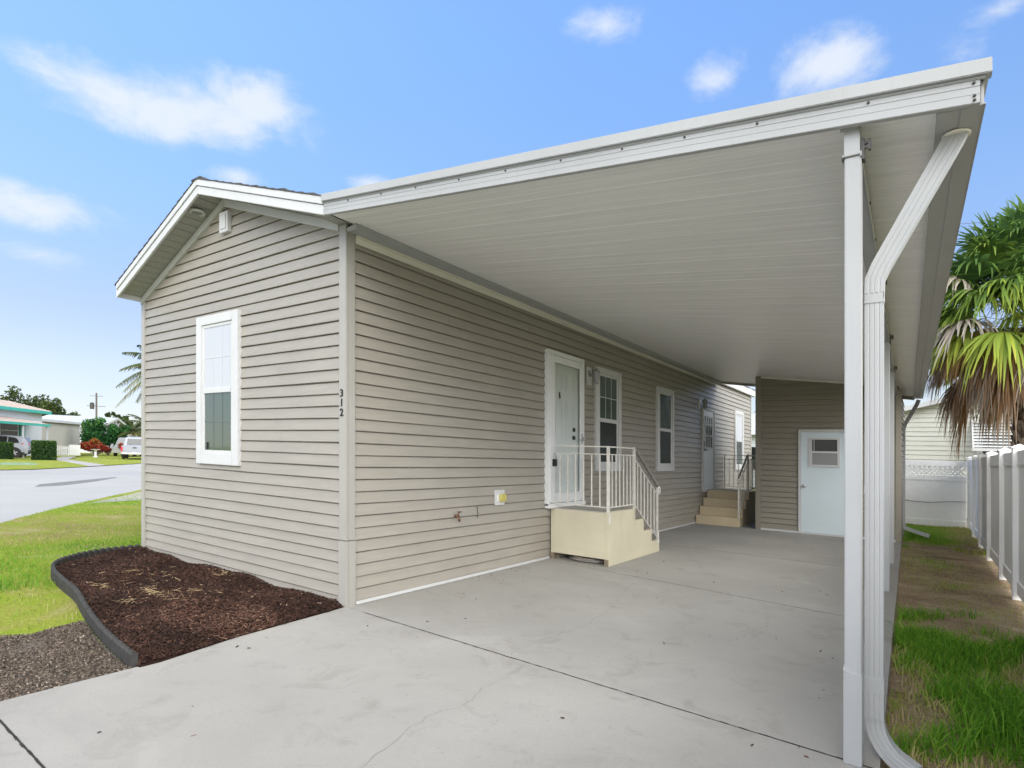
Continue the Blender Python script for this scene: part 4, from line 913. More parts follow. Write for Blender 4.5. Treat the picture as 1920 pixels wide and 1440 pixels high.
D_ = (-.967, .255)   # far sight line towards the street
for i, (px, py, top, rx, rz, lab) in enumerate([(-111.5, 24.0, 8.4, 4.2, 3.2, 'broad round tree at the left edge, behind the teal trimmed house'), (-109.0, 26.6, 9.9, 3.4, 3.6, 'tallest rounded tree rising behind the teal trimmed house roof'), (-105.2, 29.3, 8.3, 2.6, 3.6, 'dark tree beside the end of the teal trimmed roof, above the beige house'), (-103.0, 31.2, 6.0, 2.2, 2.2, 'small low tree behind the beige house, left of the utility pole'), (-98.6, 34.2, 6.7, 1.3, 2.2, 'thin sparse tree right of the utility pole'), (-97.2, 35.2, 5.7, 1.5, 1.4, 'small rounded tree over the white roof right of the utility pole')]):
    sp = blob(px, py, top-rz, rx, rz, 10 if i != 4 else 6, 30+i)
    if i == 4: sp = [(a, b, c, d*.6, e*.6, f*.55) for a, b, c, d, e, f in sp]
    tree('leafy_tree', lab, px, py, top-rz*.6, sp, 3400 if i < 3 else (900 if i == 4 else 1500), .42, M['leaf_tree'], .26, TG)
tree('leafy_tree', 'dark green tree glimpsed in the gap between the home and the storage room', -.6, 24.5, 4.2, blob(-.6, 24.5, 3.4, 1.7, 1.6, 8, 77), 2200, .2, M['leaf_tree'], .12)
# clipped hedges
def hedge(label, x, y, hx, hy, h, ang, seed):
    t = thing('boxwood_hedge', label, 'hedge', (x, y, -.02), 'clipped hedges across the street'); n = 5200
    c, s = math.cos(ang), math.sin(ang)
    m = MB(frame=(x, y, ang)); m.box(-hx*.9, hx*.9, -hy*.9, hy*.9, -.02, h*.92); m.build('trunk', M['leaf_hedge'], t)
    u = RNG.uniform(-1, 1, (n, 3)); f = RNG.integers(0, 3, n); u[np.arange(n), f] = np.sign(u[np.arange(n), f])*RNG.uniform(.9, 1.06, n)
    lx, ly, lz = u[:, 0]*hx, u[:, 1]*hy, (u[:, 2]+1)/2*h; P = np.stack([x+lx*c-ly*s, y+lx*s+ly*c, lz-.02], -1)
    V, F = leaves(P, RNG.uniform(.08, .17, n)); cloud_mesh('crown', V, F, M['leaf_hedge'], np.repeat(np.clip(.35+.35*(lz/h)**3+RNG.normal(0, .18, n), 0, 1), 4), t)
hedge('low dark clipped hedge in front of the silver car, at the left edge', -46.6, 8.35, .9, .55, 1.1, R(80), 1)
hedge('square dark clipped hedge right of the silver car', -45.2, 10.65, .62, .6, 1.28, R(75), 2)
# shrubs beside the beige house
def shrub(name, label, x, y, specs, n, size, mat):
    t = thing(name, label, 'shrub', (x, y, -.02)); m = MB()
    for s in specs: m.tube([(x, y, -.02), ((x+s[0])/2, (y+s[1])/2, s[2]*.55), (s[0], s[1], s[2])], [.05, .035, .015], 5)
    m.build('trunk', M['bark'], t); P, idx = lobes(specs, n); P[:, 2] = np.maximum(P[:, 2], .02)
    V, F = leaves(P, RNG.uniform(.6, 1.4, n)*size); zt = (P[:, 2]-P[:, 2].min())/np.ptp(P[:, 2])
    cloud_mesh('crown', V, F, mat, np.repeat(np.clip(.15+.5*zt**1.5+RNG.normal(0, .2, n), 0, 1), 4), t)
shrub('leafy_shrub', 'tall bright green bush beside the beige house across the street', -64.0, 21.3, blob(-64.2, 20.4, 2.2, 1.5, 2.0, 8, 5)+blob(-63.2, 22.0, 1.9, 1.3, 1.8, 7, 6), 5600, .27, M['leaf_bush'])
shrub('croton_shrub', 'wide red and yellow croton bush under the tall green bush', -60.6, 19.0, blob(-60.9, 18.6, .85, 1.0, .85, 7, 8)+blob(-60.3, 19.4, .7, .8, .7, 5, 9), 3000, .2, M['leaf_red'])
shrub('croton_shrub', 'smaller red croton bush beside the tailgate of the silver pickup', -58.4, 20.7, blob(-58.4, 20.7, .75, .62, .8, 6, 10), 1500, .18, M['leaf_red'])

def feather_frond(V, F, T, base, az, el, L_, droop, tint, nl=34, ll=.42, w=.035):
    d = np.array([math.cos(az), math.sin(az)]); side_ = np.array([-d[1], d[0], 0]); pts = []
    for i in range(nl+1):
        t = i/nl; hor = L_*t*math.cos(el*(1-.3*t)); z = L_*(t*math.sin(el)-droop*t*t); pts.append(np.array([base[0]+d[0]*hor, base[1]+d[1]*hor, base[2]+z]))
    for i in range(2, nl+1):
        p = pts[i]; tn = pts[i]-pts[i-1]; tn /= np.linalg.norm(tn); l = ll*(math.sin(PI*(.12+.83*i/nl))**.7)
        for s in (-1, 1):
            q = p+side_*s*l*.62+tn*l*.45+np.array([0, 0, -l*random.uniform(.35, .7)]); mid = (p+q)/2+np.array([0, 0, l*.12]); wv = tn*w/2; b = len(V)
            V += [p-wv, p+wv, mid+wv, mid-wv, q+wv*.2, q-wv*.2]; F += [(b, b+1, b+2, b+3), (b+3, b+2, b+4, b+5)]; T += [min(1, max(0, tint+random.gauss(0, .1)))]*6
    for i in range(nl):
        b = len(V); w2 = side_*.018; V += [pts[i]-w2, pts[i]+w2, pts[i+1]+w2, pts[i+1]-w2]; F += [(b, b+1, b+2, b+3)]; T += [.6]*4
def feather_palm(label, x, y, zt, L_, k, ll=.42, r=.14, w=.035, nl=34):
    t = thing('feather_palm', label, 'palm tree', (x, y, -.02)); m = MB()
    m.tube([(x, y, -.05), (x+.05, y, zt*.5), (x, y, zt)], [r*1.3, r, r*.8], 10); m.build('trunk', M['palm_bark'], t)
    V, F, T = [], [], []
    for i in range(k):
        az = i*2.399; lv = i/k; feather_frond(V, F, T, (x, y, zt), az, R(62-85*lv), L_*random.uniform(.85, 1.1), .38+.25*lv, .15+.75*lv**1.5, nl, ll, w)
    cloud_mesh('crown', np.array(V), np.array(F), M['leaf_feather'], np.array(T), t); return t
feather_palm('tall feather palm with drooping fronds just behind the left corner of the home', -21.35, 8.15, 4.55, 1.8, 30, .46, nl=34, w=.05)
feather_palm('short feather palm between the tall green bush and the silver pickup', -63.2, 23.4, 2.5, 2.0, 18, .5, .12, .06, 24)
feather_palm('bushy feather palm behind the cab of the silver pickup', -65.5, 25.6, 3.4, 2.4, 22, .6, .12, .07, 24)

def fan_leaf(V, F, T, base, az, el, pl, L_, droop, tint, seg=38, spread=2.3, sag=.0, w=.04):
    d = np.array([math.cos(az)*math.cos(el), math.sin(az)*math.cos(el), math.sin(el)]); s = np.array([-math.sin(az), math.cos(az), 0.]); n_ = np.cross(d, s)
    if n_[2] < 0: n_ = -n_
    hub = base+d*pl; hub = hub-np.array([0, 0, sag*pl]); b = len(V); pw = s*.014
    V += [base-pw*1.6, base+pw*1.6, hub+pw, hub-pw]; F += [(b, b+1, b+2, b+3)]; T += [min(1, tint+.18)]*4
    tilt = random.uniform(-.25, .25); s2 = s*math.cos(tilt)+n_*math.sin(tilt); n2 = np.cross(d, s2); n2 = n2 if n2[2] > 0 else -n2
    for i in range(seg):
        a = (i/(seg-1)-.5)*2*spread/2*1.05+random.gauss(0, .025); u = d*math.cos(a)+s2*math.sin(a); p_ = -d*math.sin(a)+s2*math.cos(a)
        l = L_*(1-.22*(abs(a)/spread)**2)*random.uniform(.88, 1.06); org = hub+d*(.22*L_*max(0, math.cos(a))); pr = []
        dr = droop*random.uniform(.6, 1.5); jx = random.gauss(0, .10)
        for t, ww in ((0, .25), (.3, .75), (.55, 1), (.8, .6), (1.0, .08)):
            q = org+u*l*t*(1-.25*dr*t)+n2*(.10*abs(math.sin(a))*l*t)+p_*(jx*l*t*t)+np.array([0, 0, -dr*l*t**2.2]); pr.append((q-p_*w*ww/2, q+p_*w*ww/2))
        b = len(V)
        for l_, r_ in pr: V += [l_, r_]
        F += [(b+2*k, b+2*k+1, b+2*k+3, b+2*k+2) for k in range(4)]; tt = min(1, max(0, tint+random.gauss(0, .035)))
        T += [tt, tt, tt, tt, tt, tt, min(1, tt+.06), min(1, tt+.06), min(1, tt+.13), min(1, tt+.13)]
PX, PY = 5.60, 9.95
palm = thing('fan_palm', 'large fan palm with green crown and shaggy brown skirt behind the white privacy fence', 'palm tree', (PX, PY, -.07))
m = MB(); m.tube([(PX, PY, -.1), (PX, PY, 1.2), (PX-.02, PY, 2.4), (PX-.05, PY, 3.6)], [.17, .155, .16, .15], 14)
m.build('trunk', M['palm_bark'], palm)
m = MB()
for k in range(78):
    a = k*2.399; z = 1.05+.022*k; r0 = .165; c, s = math.cos(a), math.sin(a); up = .24+.05*random.random(); o = .07+.04*random.random(); w = .055
    for sg in (-1, 1):
        b0 = (PX+c*r0-s*w*sg*1.3, PY+s*r0+c*w*sg*1.3, z); b1 = (PX+c*(r0+o)-s*.012*sg, PY+s*(r0+o)+c*.012*sg, z+up); m.bar(b0, b1, .05, .022, up=(c, s, 0))
m.build('leaf_boot', M['palm_bark'], palm)
hub = np.array([PX-.05, PY, 3.78])
V, F, T = [], [], []
for i in range(84):
    lv = (i+.5)/84; az = i*2.399+random.gauss(0, .15); el = R(86-92*lv)+random.gauss(0, .07); tint = (.98 if random.random() < .09*(lv > .45) else .05+.24*lv**1.3+random.gauss(0, .06))
    fan_leaf(V, F, T, hub+np.array([0, 0, .45*(1-lv)]), az, el, random.uniform(.8, 1.12), random.uniform(.78, .98), .28+.5*lv, max(0.02, tint), 46, 2.7, .03, .055)
cloud_mesh('crown', np.array(V), np.array(F), M['fan'], np.array(T), palm)
V, F, T = [], [], []
for i in range(70):
    lv = i/70; az = i*2.399+.6; el = R(4-44*lv)+random.gauss(0, .1); grey = random.random() < .16 and lv < .6
    fan_leaf(V, F, T, hub+np.array([0, 0, .05-.3*lv]), az, el, random.uniform(.66, .98), random.uniform(.46, .62), .8+.5*lv, 1.0 if grey else (.62+.24*lv**.7+random.gauss(0, .06)), 34, 1.9 if lv < .5 else 1.3, .12, .035)
cloud_mesh('dead_frond', np.array(V), np.array(F), M['fan'], np.array(T), palm)
# power line crossing behind the palm
m = MB(); m.tube([(-25+7*i, 24.5+5.0*i, 14.4+.9*i-.06*(i*(12-i))/6) for i in range(0, 12)], .014, 5, cap=True)
pw = m.build('power_line', M['cable'], smooth=True); tag(pw, 'thin dark overhead wire crossing the sky above the fan palm', 'cable')

# ------------------------------------------------------------------ houses across the street
TH = math.atan2(.66, -.75)
FA = (-58.6, 14.1, TH)  # house origins here and below worked out from image pixels
ha = thing('mobile_home', 'white home with teal fascia and ribbed metal roofs, behind the silver crossover', 'house', (-55, 10, 0))
m = MB(FA); m.box(-18, .45, 0, 5.4, -.2, 3.75); m.build('wall', M['house_white'], ha)
def ribbed(m, x0, x1, y0, z0, y1, z1, step, w=.10):
    k = int((x1-x0)/step)
    for i in range(k+1): x = x0+(x1-x0)*i/k; m.hexa([(x-w/2,y0,z0+.01),(x+w/2,y0,z0+.01),(x+w/2,y1,z1+.01),(x-w/2,y1,z1+.01),(x-w/2,y0,z0+.07),(x+w/2,y0,z0+.07),(x+w/2,y1,z1+.07),(x-w/2,y1,z1+.07)])
m = MB(FA); m.prism([(-18.6, -.55, 3.85), (-18.6, 2.7, 4.62), (-18.6, 5.9, 3.85), (-18.6, 5.9, 3.8), (-18.6, -.55, 3.8)], (19.4, 0, 0)); m.mi = 1; ribbed(m, -18.5, .7, -.55, 3.84, 2.7, 4.61, .62, .06); m.build('roof', [M['roof_white'], M['roof_rib']], ha)
m = MB(FA); m.box(-18.6, .82, -.60, -.56, 3.60, 3.85); m.box(.80, .84, -.56, 5.9, 3.62, 3.87); m.build('fascia', M['teal'], ha)
m = MB(FA); m.hexa([(-18,-3.0,2.48),(-4.7,-3.0,2.48),(-.9,-.02,2.98),(-18,-.02,2.98),(-18,-3.0,2.55),(-4.7,-3.0,2.55),(-.9,-.02,3.05),(-18,-.02,3.05)]); m.mi = 1; ribbed(m, -17.9, -4.8, -3.0, 2.54, -.02, 3.04, .55, .05)
m.mi = 2; m.box(-18, -4.66, -3.06, -3.0, 2.42, 2.60); aws = m.build('awning', [M['roof_white'], M['roof_rib'], M['teal']], ha)
for x in (-8.1, -4.85): m = MB(FA); m.box(x-.05, x+.05, -2.95, -2.83, -.1, 2.5); m.build('awning_post', M['house_white'], aws)
for x0, x1 in ((-9.0, -6.3), (-5.4, -3.2)):
    m = MB(FA); m.box(x0-.1, x1+.1, -.05, -.002, 1.5, 2.75); w = m.build('window', M['house_white'], ha); m = MB(FA); m.box(x0, x1, -.056, -.05, 1.58, 2.68); m.build('pane', M['pane_dark'], w)
    m = MB(FA); m.box(x0, x1, -.065, -.056, 2.0, 2.05); m.build('sash_bar', M['house_white'], w)
m = MB(FA); m.box(-2.95, -2.15, -.05, -.002, 1.45, 2.7); m.build('shutter', M['shutter'], ha)
# beige house with a recessed white end
FB = (-68.1, 20.15, TH)
hbz = thing('mobile_home', 'low beige sided home with white end wall, beside the tall green bush', 'house', (-66, 18, 0))
m = MB(FB); siding(m, lambda u, o, z: (u, -o, z), lambda z: -10, lambda z: -.12, -.2, 3.05, .2, seg=4); m.box(-10, 0, .03, 6, -.2, 3.05); m.build('wall', M['house_beige'], hbz)
m = MB(FB); m.box(-10.3, .3, -.35, 6.2, 3.05, 3.28); m.build('roof', M['roof_white'], hbz)
m = MB(FB); m.box(-.14, .05, -.04, 0, -.2, 3.05); m.box(.03, 3.4, 1.6, 6, -.2, 3.05); m.box(.3, 3.6, .8, 6.2, 3.05, 3.25); m.build('end_wall', M['house_white'], hbz)
m = MB(FB); m.box(1.0, 1.9, 1.56, 1.599, 1.3, 2.45); w = m.build('window', M['house_white'], hbz)
for x0 in (1.08, 1.5): m = MB(FB); m.box(x0, x0+.32, 1.55, 1.56, 1.38, 2.38); m.build('pane', M['pane_dark'], w)
# white gabled house farther right
hc = thing('mobile_home', 'distant white house with a shaded open gable behind the silver pickup', 'house', (-88, 30, 0))
FC = (-87.0, 30.0, TH+.15)
m = MB(FC); m.box(-7, 9, 0, 7, -.3, 3.1); m.build('wall', M['house_white'], hc)
m = MB(FC); m.prism([(-7.6, -.6, 3.05), (1.0, -.6, 4.45), (9.6, -.6, 3.05), (9.6, -.6, 3.3), (1.0, -.6, 4.75), (-7.6, -.6, 3.3)], (0, 8, 0)); m.build('roof', M['roof_white'], hc)
m = MB(FC); m.prism([(-5.8, -.1, 3.15), (1.0, -.1, 4.3), (7.8, -.1, 3.15)], (0, .05, 0)); m.build('gable', M['dark'], hc)  # dark panel, coloured as the shade inside the open gable
m = MB(FC); m.bar((1.0, -.3, 3.1), (1.0, -.3, 4.4), .22); m.bar((1.0, -.3, 3.2), (-.9, -.3, 4.1), .18); m.bar((1.0, -.3, 3.2), (2.9, -.3, 4.1), .18); m.build('gable_truss', M['house_white'], hc)
m = MB(FC); m.box(-2, 0, -.05, -.002, 1.2, 2.4); m.build('window', M['pane_dark'], hc)
# utility pole
up_ = thing('utility_pole', 'dark wooden utility pole with a transformer above the green bush', 'pole', (-82.9, 26.8, -.1))
m = MB(); m.tube([(-82.9, 26.8, -.2), (-82.9, 26.8, 7.6)], [.13, .10], 10); m.build('pole_shaft', M['pole_wood'], up_)
m = MB(); m.lathe((-83.0, 26.35, 5.5), [(.2, 0), (.24, .05), (.24, .75), (.1, .85)], 12); m.build('transformer', M['dark'], up_)
m = MB(); m.bar((-83.4, 25.9, 5.9), (-82.5, 27.7, 5.9), .06); m.bar((-83.2, 26.2, 7.2), (-82.6, 27.4, 7.2), .05); m.build('crossarm', M['pole_wood'], up_)
# picket fence, birdbath, ground box
pk = thing('picket_fence', 'low white picket fence in front of the beige home across the street', 'fence', (-58.4, 16, -.05))
FP = (-58.85, 15.2, math.atan2(1.5, .85)); m = MB(FP)
for i in range(9): m.add([(.13*i+.0, -.015, .0), (.13*i+.075, -.015, 0), (.13*i+.075, -.015, .82), (.13*i+.0375, -.015, .9), (.13*i, -.015, .82), (.13*i, .015, 0), (.13*i+.075, .015, 0), (.13*i+.075, .015, .82), (.13*i+.0375, .015, .9), (.13*i, .015, .82)], [(0,1,2,3,4), (9,8,7,6,5), (0,5,6,1), (1,6,7,2), (2,7,8,3), (3,8,9,4), (4,9,5,0)])
m.build('picket', M['white'], pk)
m = MB(FP); m.box(-.05, 1.9, .015, .05, .15, .25); m.box(-.05, 1.9, .015, .05, .62, .72); m.build('fence_rail', M['white'], pk)
m = MB(FP); m.box(1.14, 1.95, -.02, .014, .05, 1.0); m.build('solid_panel', M['white'], pk)
bb = thing('birdbath', 'small white pedestal birdbath on the grass in front of the red croton', 'birdbath', (-54.8, 17.0, -.02))
m = MB(); m.lathe((-54.8, 17.0, -.02), [(.2, 0), (.18, .06), (.11, .1), (.10, .55), (.13, .6)], 14); m.build('pedestal', M['white'], bb)
m = MB(); m.lathe((-54.8, 17.0, .58), [(.13, 0), (.36, .06), (.38, .1), (.33, .1), (.1, .06)], 16); m.build('basin', M['white'], bb)
m = MB((-35.4, 6.75, R(95))); m.box(-.75, .75, -.3, .3, -.02, .07); m.box(-.6, .6, -.24, .24, .07, .1); tag(m.build('valve_box', simple('pale_green_box', (.22, .32, .23), .6, .1), bevel=.01), 'pale green flat valve box set in the lawn across the street', 'valve box')

# ------------------------------------------------------------------ vehicles
def loft(m, stations):
    """stations: (x, zb, zbelt, zroof, half width low, belt, roof)"""
    pts = []
    for x, zb, zm, zr, wb, wm, wr in stations: pts += [(x,-wb,zb),(x,-wm,(zb+zm)/2),(x,-wm*.985,zm),(x,-wr,zr-.04),(x,-wr*.8,zr),(x,wr*.8,zr),(x,wr,zr-.04),(x,wm*.985,zm),(x,wm,(zb+zm)/2),(x,wb,zb)]
    n = len(stations); m.add(pts, [(i*10+j, i*10+(j+1) % 10, (i+1)*10+(j+1) % 10, (i+1)*10+j) for i in range(n-1) for j in range(10)] + [tuple(range(9, -1, -1)), tuple(range((n-1)*10, n*10))])
def wheels(t, fr, xs, w, r):
    for x in xs:
        for s in (-1, 1):
            m = MB(fr); m.lathe((x, s*w-.11, r), [(r*.62, 0), (r*.96, .0), (r, .03), (r, .19), (r*.96, .22), (r*.62, .22)], 24, 'y'); wh = m.build('wheel', M['tyre'], t)
            m = MB(fr); yo = s*(w+.105); m.lathe((x, yo-.004, r), [(r*.22, 0), (r*.22, .012)], 12, 'y'); m.lathe((x, yo-.03 if s > 0 else yo+.01, r), [(r*.64, 0), (r*.64, .02), (r*.55, .02), (r*.55, 0)], 24, 'y')
            for k in range(5): a = k*2*PI/5; m.bar((x, yo, r), (x+r*.6*math.sin(a), yo, r+r*.6*math.cos(a)), .07, .02, up=(0, 1, 0))
            m.build('rim', M['rim'], wh)
# compact SUV, seen from its rear side; nose along +x
FS = (-51.75, 9.55, math.atan2(-.90, -.43))
sv = thing('parked_car', 'silver compact crossover parked under the teal edged awning', 'car', (-51.75, 9.55, 0))
m = MB(FS); loft(m, [(-2.12,.42,.82,.9,.72,.78,.70),(-2.08,.34,.95,1.12,.82,.86,.70),(-1.9,.28,1.02,1.42,.86,.89,.66),(-1.72,.26,1.03,1.56,.88,.90,.64),(-.9,.24,1.02,1.65,.88,.90,.64),(.2,.24,1.0,1.64,.88,.90,.63),(.62,.24,.99,1.48,.88,.90,.62),(1.02,.24,.97,1.12,.88,.9,.68),(1.25,.25,.95,1.02,.88,.89,.72),(1.95,.28,.85,.92,.84,.86,.7),(2.12,.34,.72,.78,.74,.76,.62)])
m.build('body', M['car_silver'], sv, smooth=False)
def side_glass(fr, t, poly, k0, name='window', mt='car_glass'):
    for s in (-1, 1):
        m = MB(fr); pp = [(x, s*(k0+(.645-k0)*max(0, (z-1.0)/.62)+.012), z) for x, z in poly]; m.prism(pp if s > 0 else pp[::-1], (0, -s*.01, 0)); m.build(name, M[mt], t)
side_glass(FS, sv, [(-1.58, 1.08), (-.95, 1.06), (-.95, 1.50), (-1.35, 1.45), (-1.5, 1.3)], .90)
side_glass(FS, sv, [(-.88, 1.06), (.05, 1.05), (.05, 1.53), (-.88, 1.52)], .90)
side_glass(FS, sv, [(.12, 1.05), (.95, 1.04), (.55, 1.42), (.12, 1.52)], .90)
m = MB(FS); m.hexa([(-2.10,-.62,1.10),(-2.10,.62,1.10),(-1.86,.56,1.50),(-1.86,-.56,1.50),(-2.12,-.62,1.10),(-2.12,.62,1.10),(-1.89,.56,1.50),(-1.89,-.56,1.50)]); m.build('rear_window', M['car_glass'], sv)
for s in (-1, 1): m = MB(FS); m.hexa([(-2.1,s*.60,.92),(-1.72,s*.90,.95),(-1.78,s*.90,1.08),(-2.09,s*.60,1.08),(-2.14,s*.60,.92),(-1.72,s*.925,.95),(-1.78,s*.915,1.08),(-2.12,s*.60,1.08)]); m.build('tail_light', M['tail_red'], sv)
m = MB(FS); m.box(-2.17, -1.95, -.8, .8, .3, .55); m.box(-1.9, 1.9, -.905, -.88, .24, .4); m.box(-1.9, 1.9, .88, .905, .24, .4)
for x in (-1.3, 1.28):
    for s in (-1, 1): m.lathe((x, s*.80-.1, .34), [(.30, 0), (.42, .0), (.42, .205), (.30, .205)], 24, 'y')
m.build('bumper', M['tyre'], sv)
wheels(sv, FS, (-1.3, 1.28), .80, .34)
# pickup seen from behind
FK = (-50.4, 18.5, math.atan2(.42, -.91))
pu = thing('pickup_truck', 'silver pickup truck seen from behind, parked across the street beside the red croton', 'truck', (-50.4, 18.5, 0))
m = MB(FK); loft(m, [(-2.7,.50,.95,1.10,.85,.93,.90),(-2.6,.46,.98,1.12,.9,.96,.92),(-.6,.44,.98,1.12,.9,.96,.92)]); loft(m, [(-.62,.42,1.08,1.14,.92,.96,.90),(-.5,.42,1.08,1.80,.92,.96,.74),(.3,.42,1.06,1.86,.92,.96,.74),(.9,.42,1.05,1.78,.92,.96,.73),(1.55,.42,1.03,1.12,.92,.95,.86),(2.5,.46,.98,1.05,.9,.93,.84),(2.75,.5,.9,.95,.85,.88,.8)])
m.build('body', M['car_silver'], pu)
m = MB(FK); m.box(-2.73, -2.70, -.80, .80, .62, 1.09); m.box(-2.735, -2.72, -.72, .72, .70, .74); tg = m.build('tailgate', M['car_silver'], pu, bevel=.012)
m = MB(FK); m.box(-2.755, -2.728, -.12, .12, .90, .99); m.build('handle', M['black'], tg)
for s in (-1, 1): m = MB(FK); m.box(-2.735, -2.62, s*.82-(.0 if s > 0 else .12), s*.82+(.12 if s > 0 else .0), .64, 1.02); m.build('tail_light', M['tail_red'], pu)
m = MB(FK); m.box(-2.86, -2.70, -.92, .92, .42, .58); bp = m.build('bumper', M['chrome'], pu, bevel=.02)
m = MB(FK); m.box(-2.875, -2.861, -.16, .16, .44, .56); m.build('number_plate', M['plate'], bp)
m = MB(FK); m.hexa([(-.64,-.66,1.2),(-.64,.66,1.2),(-.56,.60,1.68),(-.56,-.60,1.68),(-.66,-.66,1.2),(-.66,.66,1.2),(-.58,.60,1.68),(-.58,-.60,1.68)]); m.build('rear_window', M['car_glass'], pu)
side_glass(FK, pu, [(-.35, 1.16), (.95, 1.14), (.7, 1.68), (-.3, 1.70)], .965)
wheels(pu, FK, (-1.7, 1.75), .82, .38)
# pale van parked beyond the pickup
FV = (-60.2, 21.7, math.atan2(-.55, .85)); vn = thing('parked_van', 'pale van with a large slanted windscreen parked beyond the silver pickup', 'van', (-60.2, 21.7, 0))
m = MB(FV); loft(m, [(-2.4,.35,1.0,1.5,.88,.92,.72),(-2.2,.3,1.05,1.78,.9,.94,.76),(.4,.3,1.05,1.82,.9,.94,.76),(.9,.3,1.03,1.6,.9,.94,.74),(1.6,.3,1.0,1.1,.9,.93,.8),(2.2,.34,.85,.92,.86,.9,.76)]); m.build('body', M['car_white'], vn)
m = MB(FV); m.hexa([(.86,-.66,1.64),(.86,.66,1.64),(1.52,.74,1.14),(1.52,-.74,1.14),(.9,-.66,1.67),(.9,.66,1.67),(1.56,.74,1.17),(1.56,-.74,1.17)]); m.build('windscreen', M['car_glass'], vn)
side_glass(FV, vn, [(-1.9, 1.1), (.3, 1.1), (.3, 1.62), (-1.9, 1.6)], .95)
wheels(vn, FV, (-1.4, 1.4), .8, .34)

# ------------------------------------------------------------------ camera
cam = bpy.data.cameras.new('camera'); co = bpy.data.objects.new('camera', cam); COL.objects.link(co); SC.camera = co
cam.sensor_width = 36; cam.lens = 36*1092/1920; cam.shift_y = 157/1920; cam.clip_start = .05; cam.clip_end = 3000
co.location = (4.1454, -3.3273, 1.2175); co.rotation_euler = (R(90), 0, R(35.4))

# ------------------------------------------------------------------ sky with a few fair weather clouds, soft sun, added fill cloud out of view
SUN_AZ, SUN_EL = R(238), R(73)              # azimuth clockwise from +y
w = bpy.data.worlds.new('World'); SC.world = w; w.use_nodes = True; nt = w.node_tree; L = nt.links
bg = nt.nodes['Background']; sky = N(nt, 'ShaderNodeTexSky', sky_type='NISHITA', sun_disc=False)
sky.sun_elevation = SUN_EL; sky.sun_rotation = SUN_AZ; sky.air_density = 1.0; sky.dust_density = .6; sky.ozone_density = 1.6
tc = N(nt, 'ShaderNodeTexCoord'); dirv = tc.outputs['Generated']
YAW = R(35.4); FW = Vector((-math.sin(YAW), math.cos(YAW), 0)); RT = Vector((math.cos(YAW), math.sin(YAW), 0)); UP = Vector((0, 0, 1))
def sky_dir(a, b): return (FW+RT*a+UP*b).normalized()
def vdot(v):
    n = N(nt, 'ShaderNodeVectorMath', operation='DOT_PRODUCT'); n.inputs[1].default_value = v; L.new(dirv, n.inputs[0]); return n.outputs['Value']
def math_(op, a, b=None, clamp=False):
    n = N(nt, 'ShaderNodeMath', operation=op); n.use_clamp = clamp
    for i, v in enumerate((a, b)):
        if v is None: continue
        if hasattr(v, 'links'): L.new(v, n.inputs[i])
        else: n.inputs[i].default_value = v
    return n.outputs[0]
mp = N(nt, 'ShaderNodeMapping'); mp.inputs['Scale'].default_value = (1, 1, 1.7); L.new(dirv, mp.inputs['Vector'])
nz = noise(nt, mp.outputs['Vector'], 7.0, 11, .64, .3); nz2 = noise(nt, mp.outputs['Vector'], 2.2, 5, .6)
# angular position right/up of the camera heading (tangents), half sizes, strength
CL = [((200-960)/1092, (877-172)/1092, .10, .055, 1.0), ((330-960)/1092, (877-205)/1092, .17, .055, 1.0), ((480-960)/1092, (877-195)/1092, .09, .05, .85),
      ((62-960)/1092, (877-385)/1092, .10, .042, .95), ((90-960)/1092, (877-478)/1092, .08, .02, .45), ((448-960)/1092, (877-332)/1092, .05, .024, .75),
      ((1342-960)/1092, (877-150)/1092, .062, .036, .95), ((1545-960)/1092, (877-118)/1092, .085, .052, .95), ((1140-960)/1092, (877-52)/1092, .06, .028, .6),
      ((1800-960)/1092, (877-95)/1092, .03, .03, .3), ((1890-960)/1092, (877-12)/1092, .06, .02, .5), ((700-960)/1092, (877-347)/1092, .04, .014, .6),
      (-2.2, .9, .3, .1, .8), (2.0, .8, .3, .12, .8), (-1.4, 1.5, .25, .1, .7)]
tot = None
for a, b, su, sv_, st in CL:
    c = sky_dir(a, b); h = UP.cross(c).normalized() * -1; v = h.cross(c).normalized(); v = v if v.z > 0 else -v
    sc_ = 1/math.sqrt(1+a*a+b*b); hx = su*sc_*(1+.25*abs(a)); hy = sv_*sc_
    dc = math_('MAXIMUM', vdot(c), .05); u_ = math_('DIVIDE', vdot(h), dc); v_ = math_('DIVIDE', vdot(v), dc)
    q = math_('SQRT', math_('ADD', math_('POWER', math_('DIVIDE', u_, hx), 2.0), math_('POWER', math_('DIVIDE', v_, hy), 2.0)))
    e = math_('SUBTRACT', 1.15, q); e = math_('MULTIPLY', math_('MAXIMUM', math_('MINIMUM', e, 1.0), -1.0), st)
    tot = e if tot is None else math_('MAXIMUM', tot, e)
dens = math_('ADD', math_('MULTIPLY', tot, .95), math_('MULTIPLY', math_('SUBTRACT', nz, .5), 2.3))
mr = N(nt, 'ShaderNodeMapRange', interpolation_type='SMOOTHSTEP'); mr.inputs['From Min'].default_value = .0; mr.inputs['From Max'].default_value = .95; L.new(dens, mr.inputs['Value'])
gate = N(nt, 'ShaderNodeMapRange', interpolation_type='SMOOTHSTEP'); gate.inputs['From Min'].default_value = -.35; gate.inputs['From Max'].default_value = .15; L.new(tot, gate.inputs['Value'])
cm = math_('MULTIPLY', math_('MULTIPLY', mr.outputs[0], gate.outputs[0]), .82)
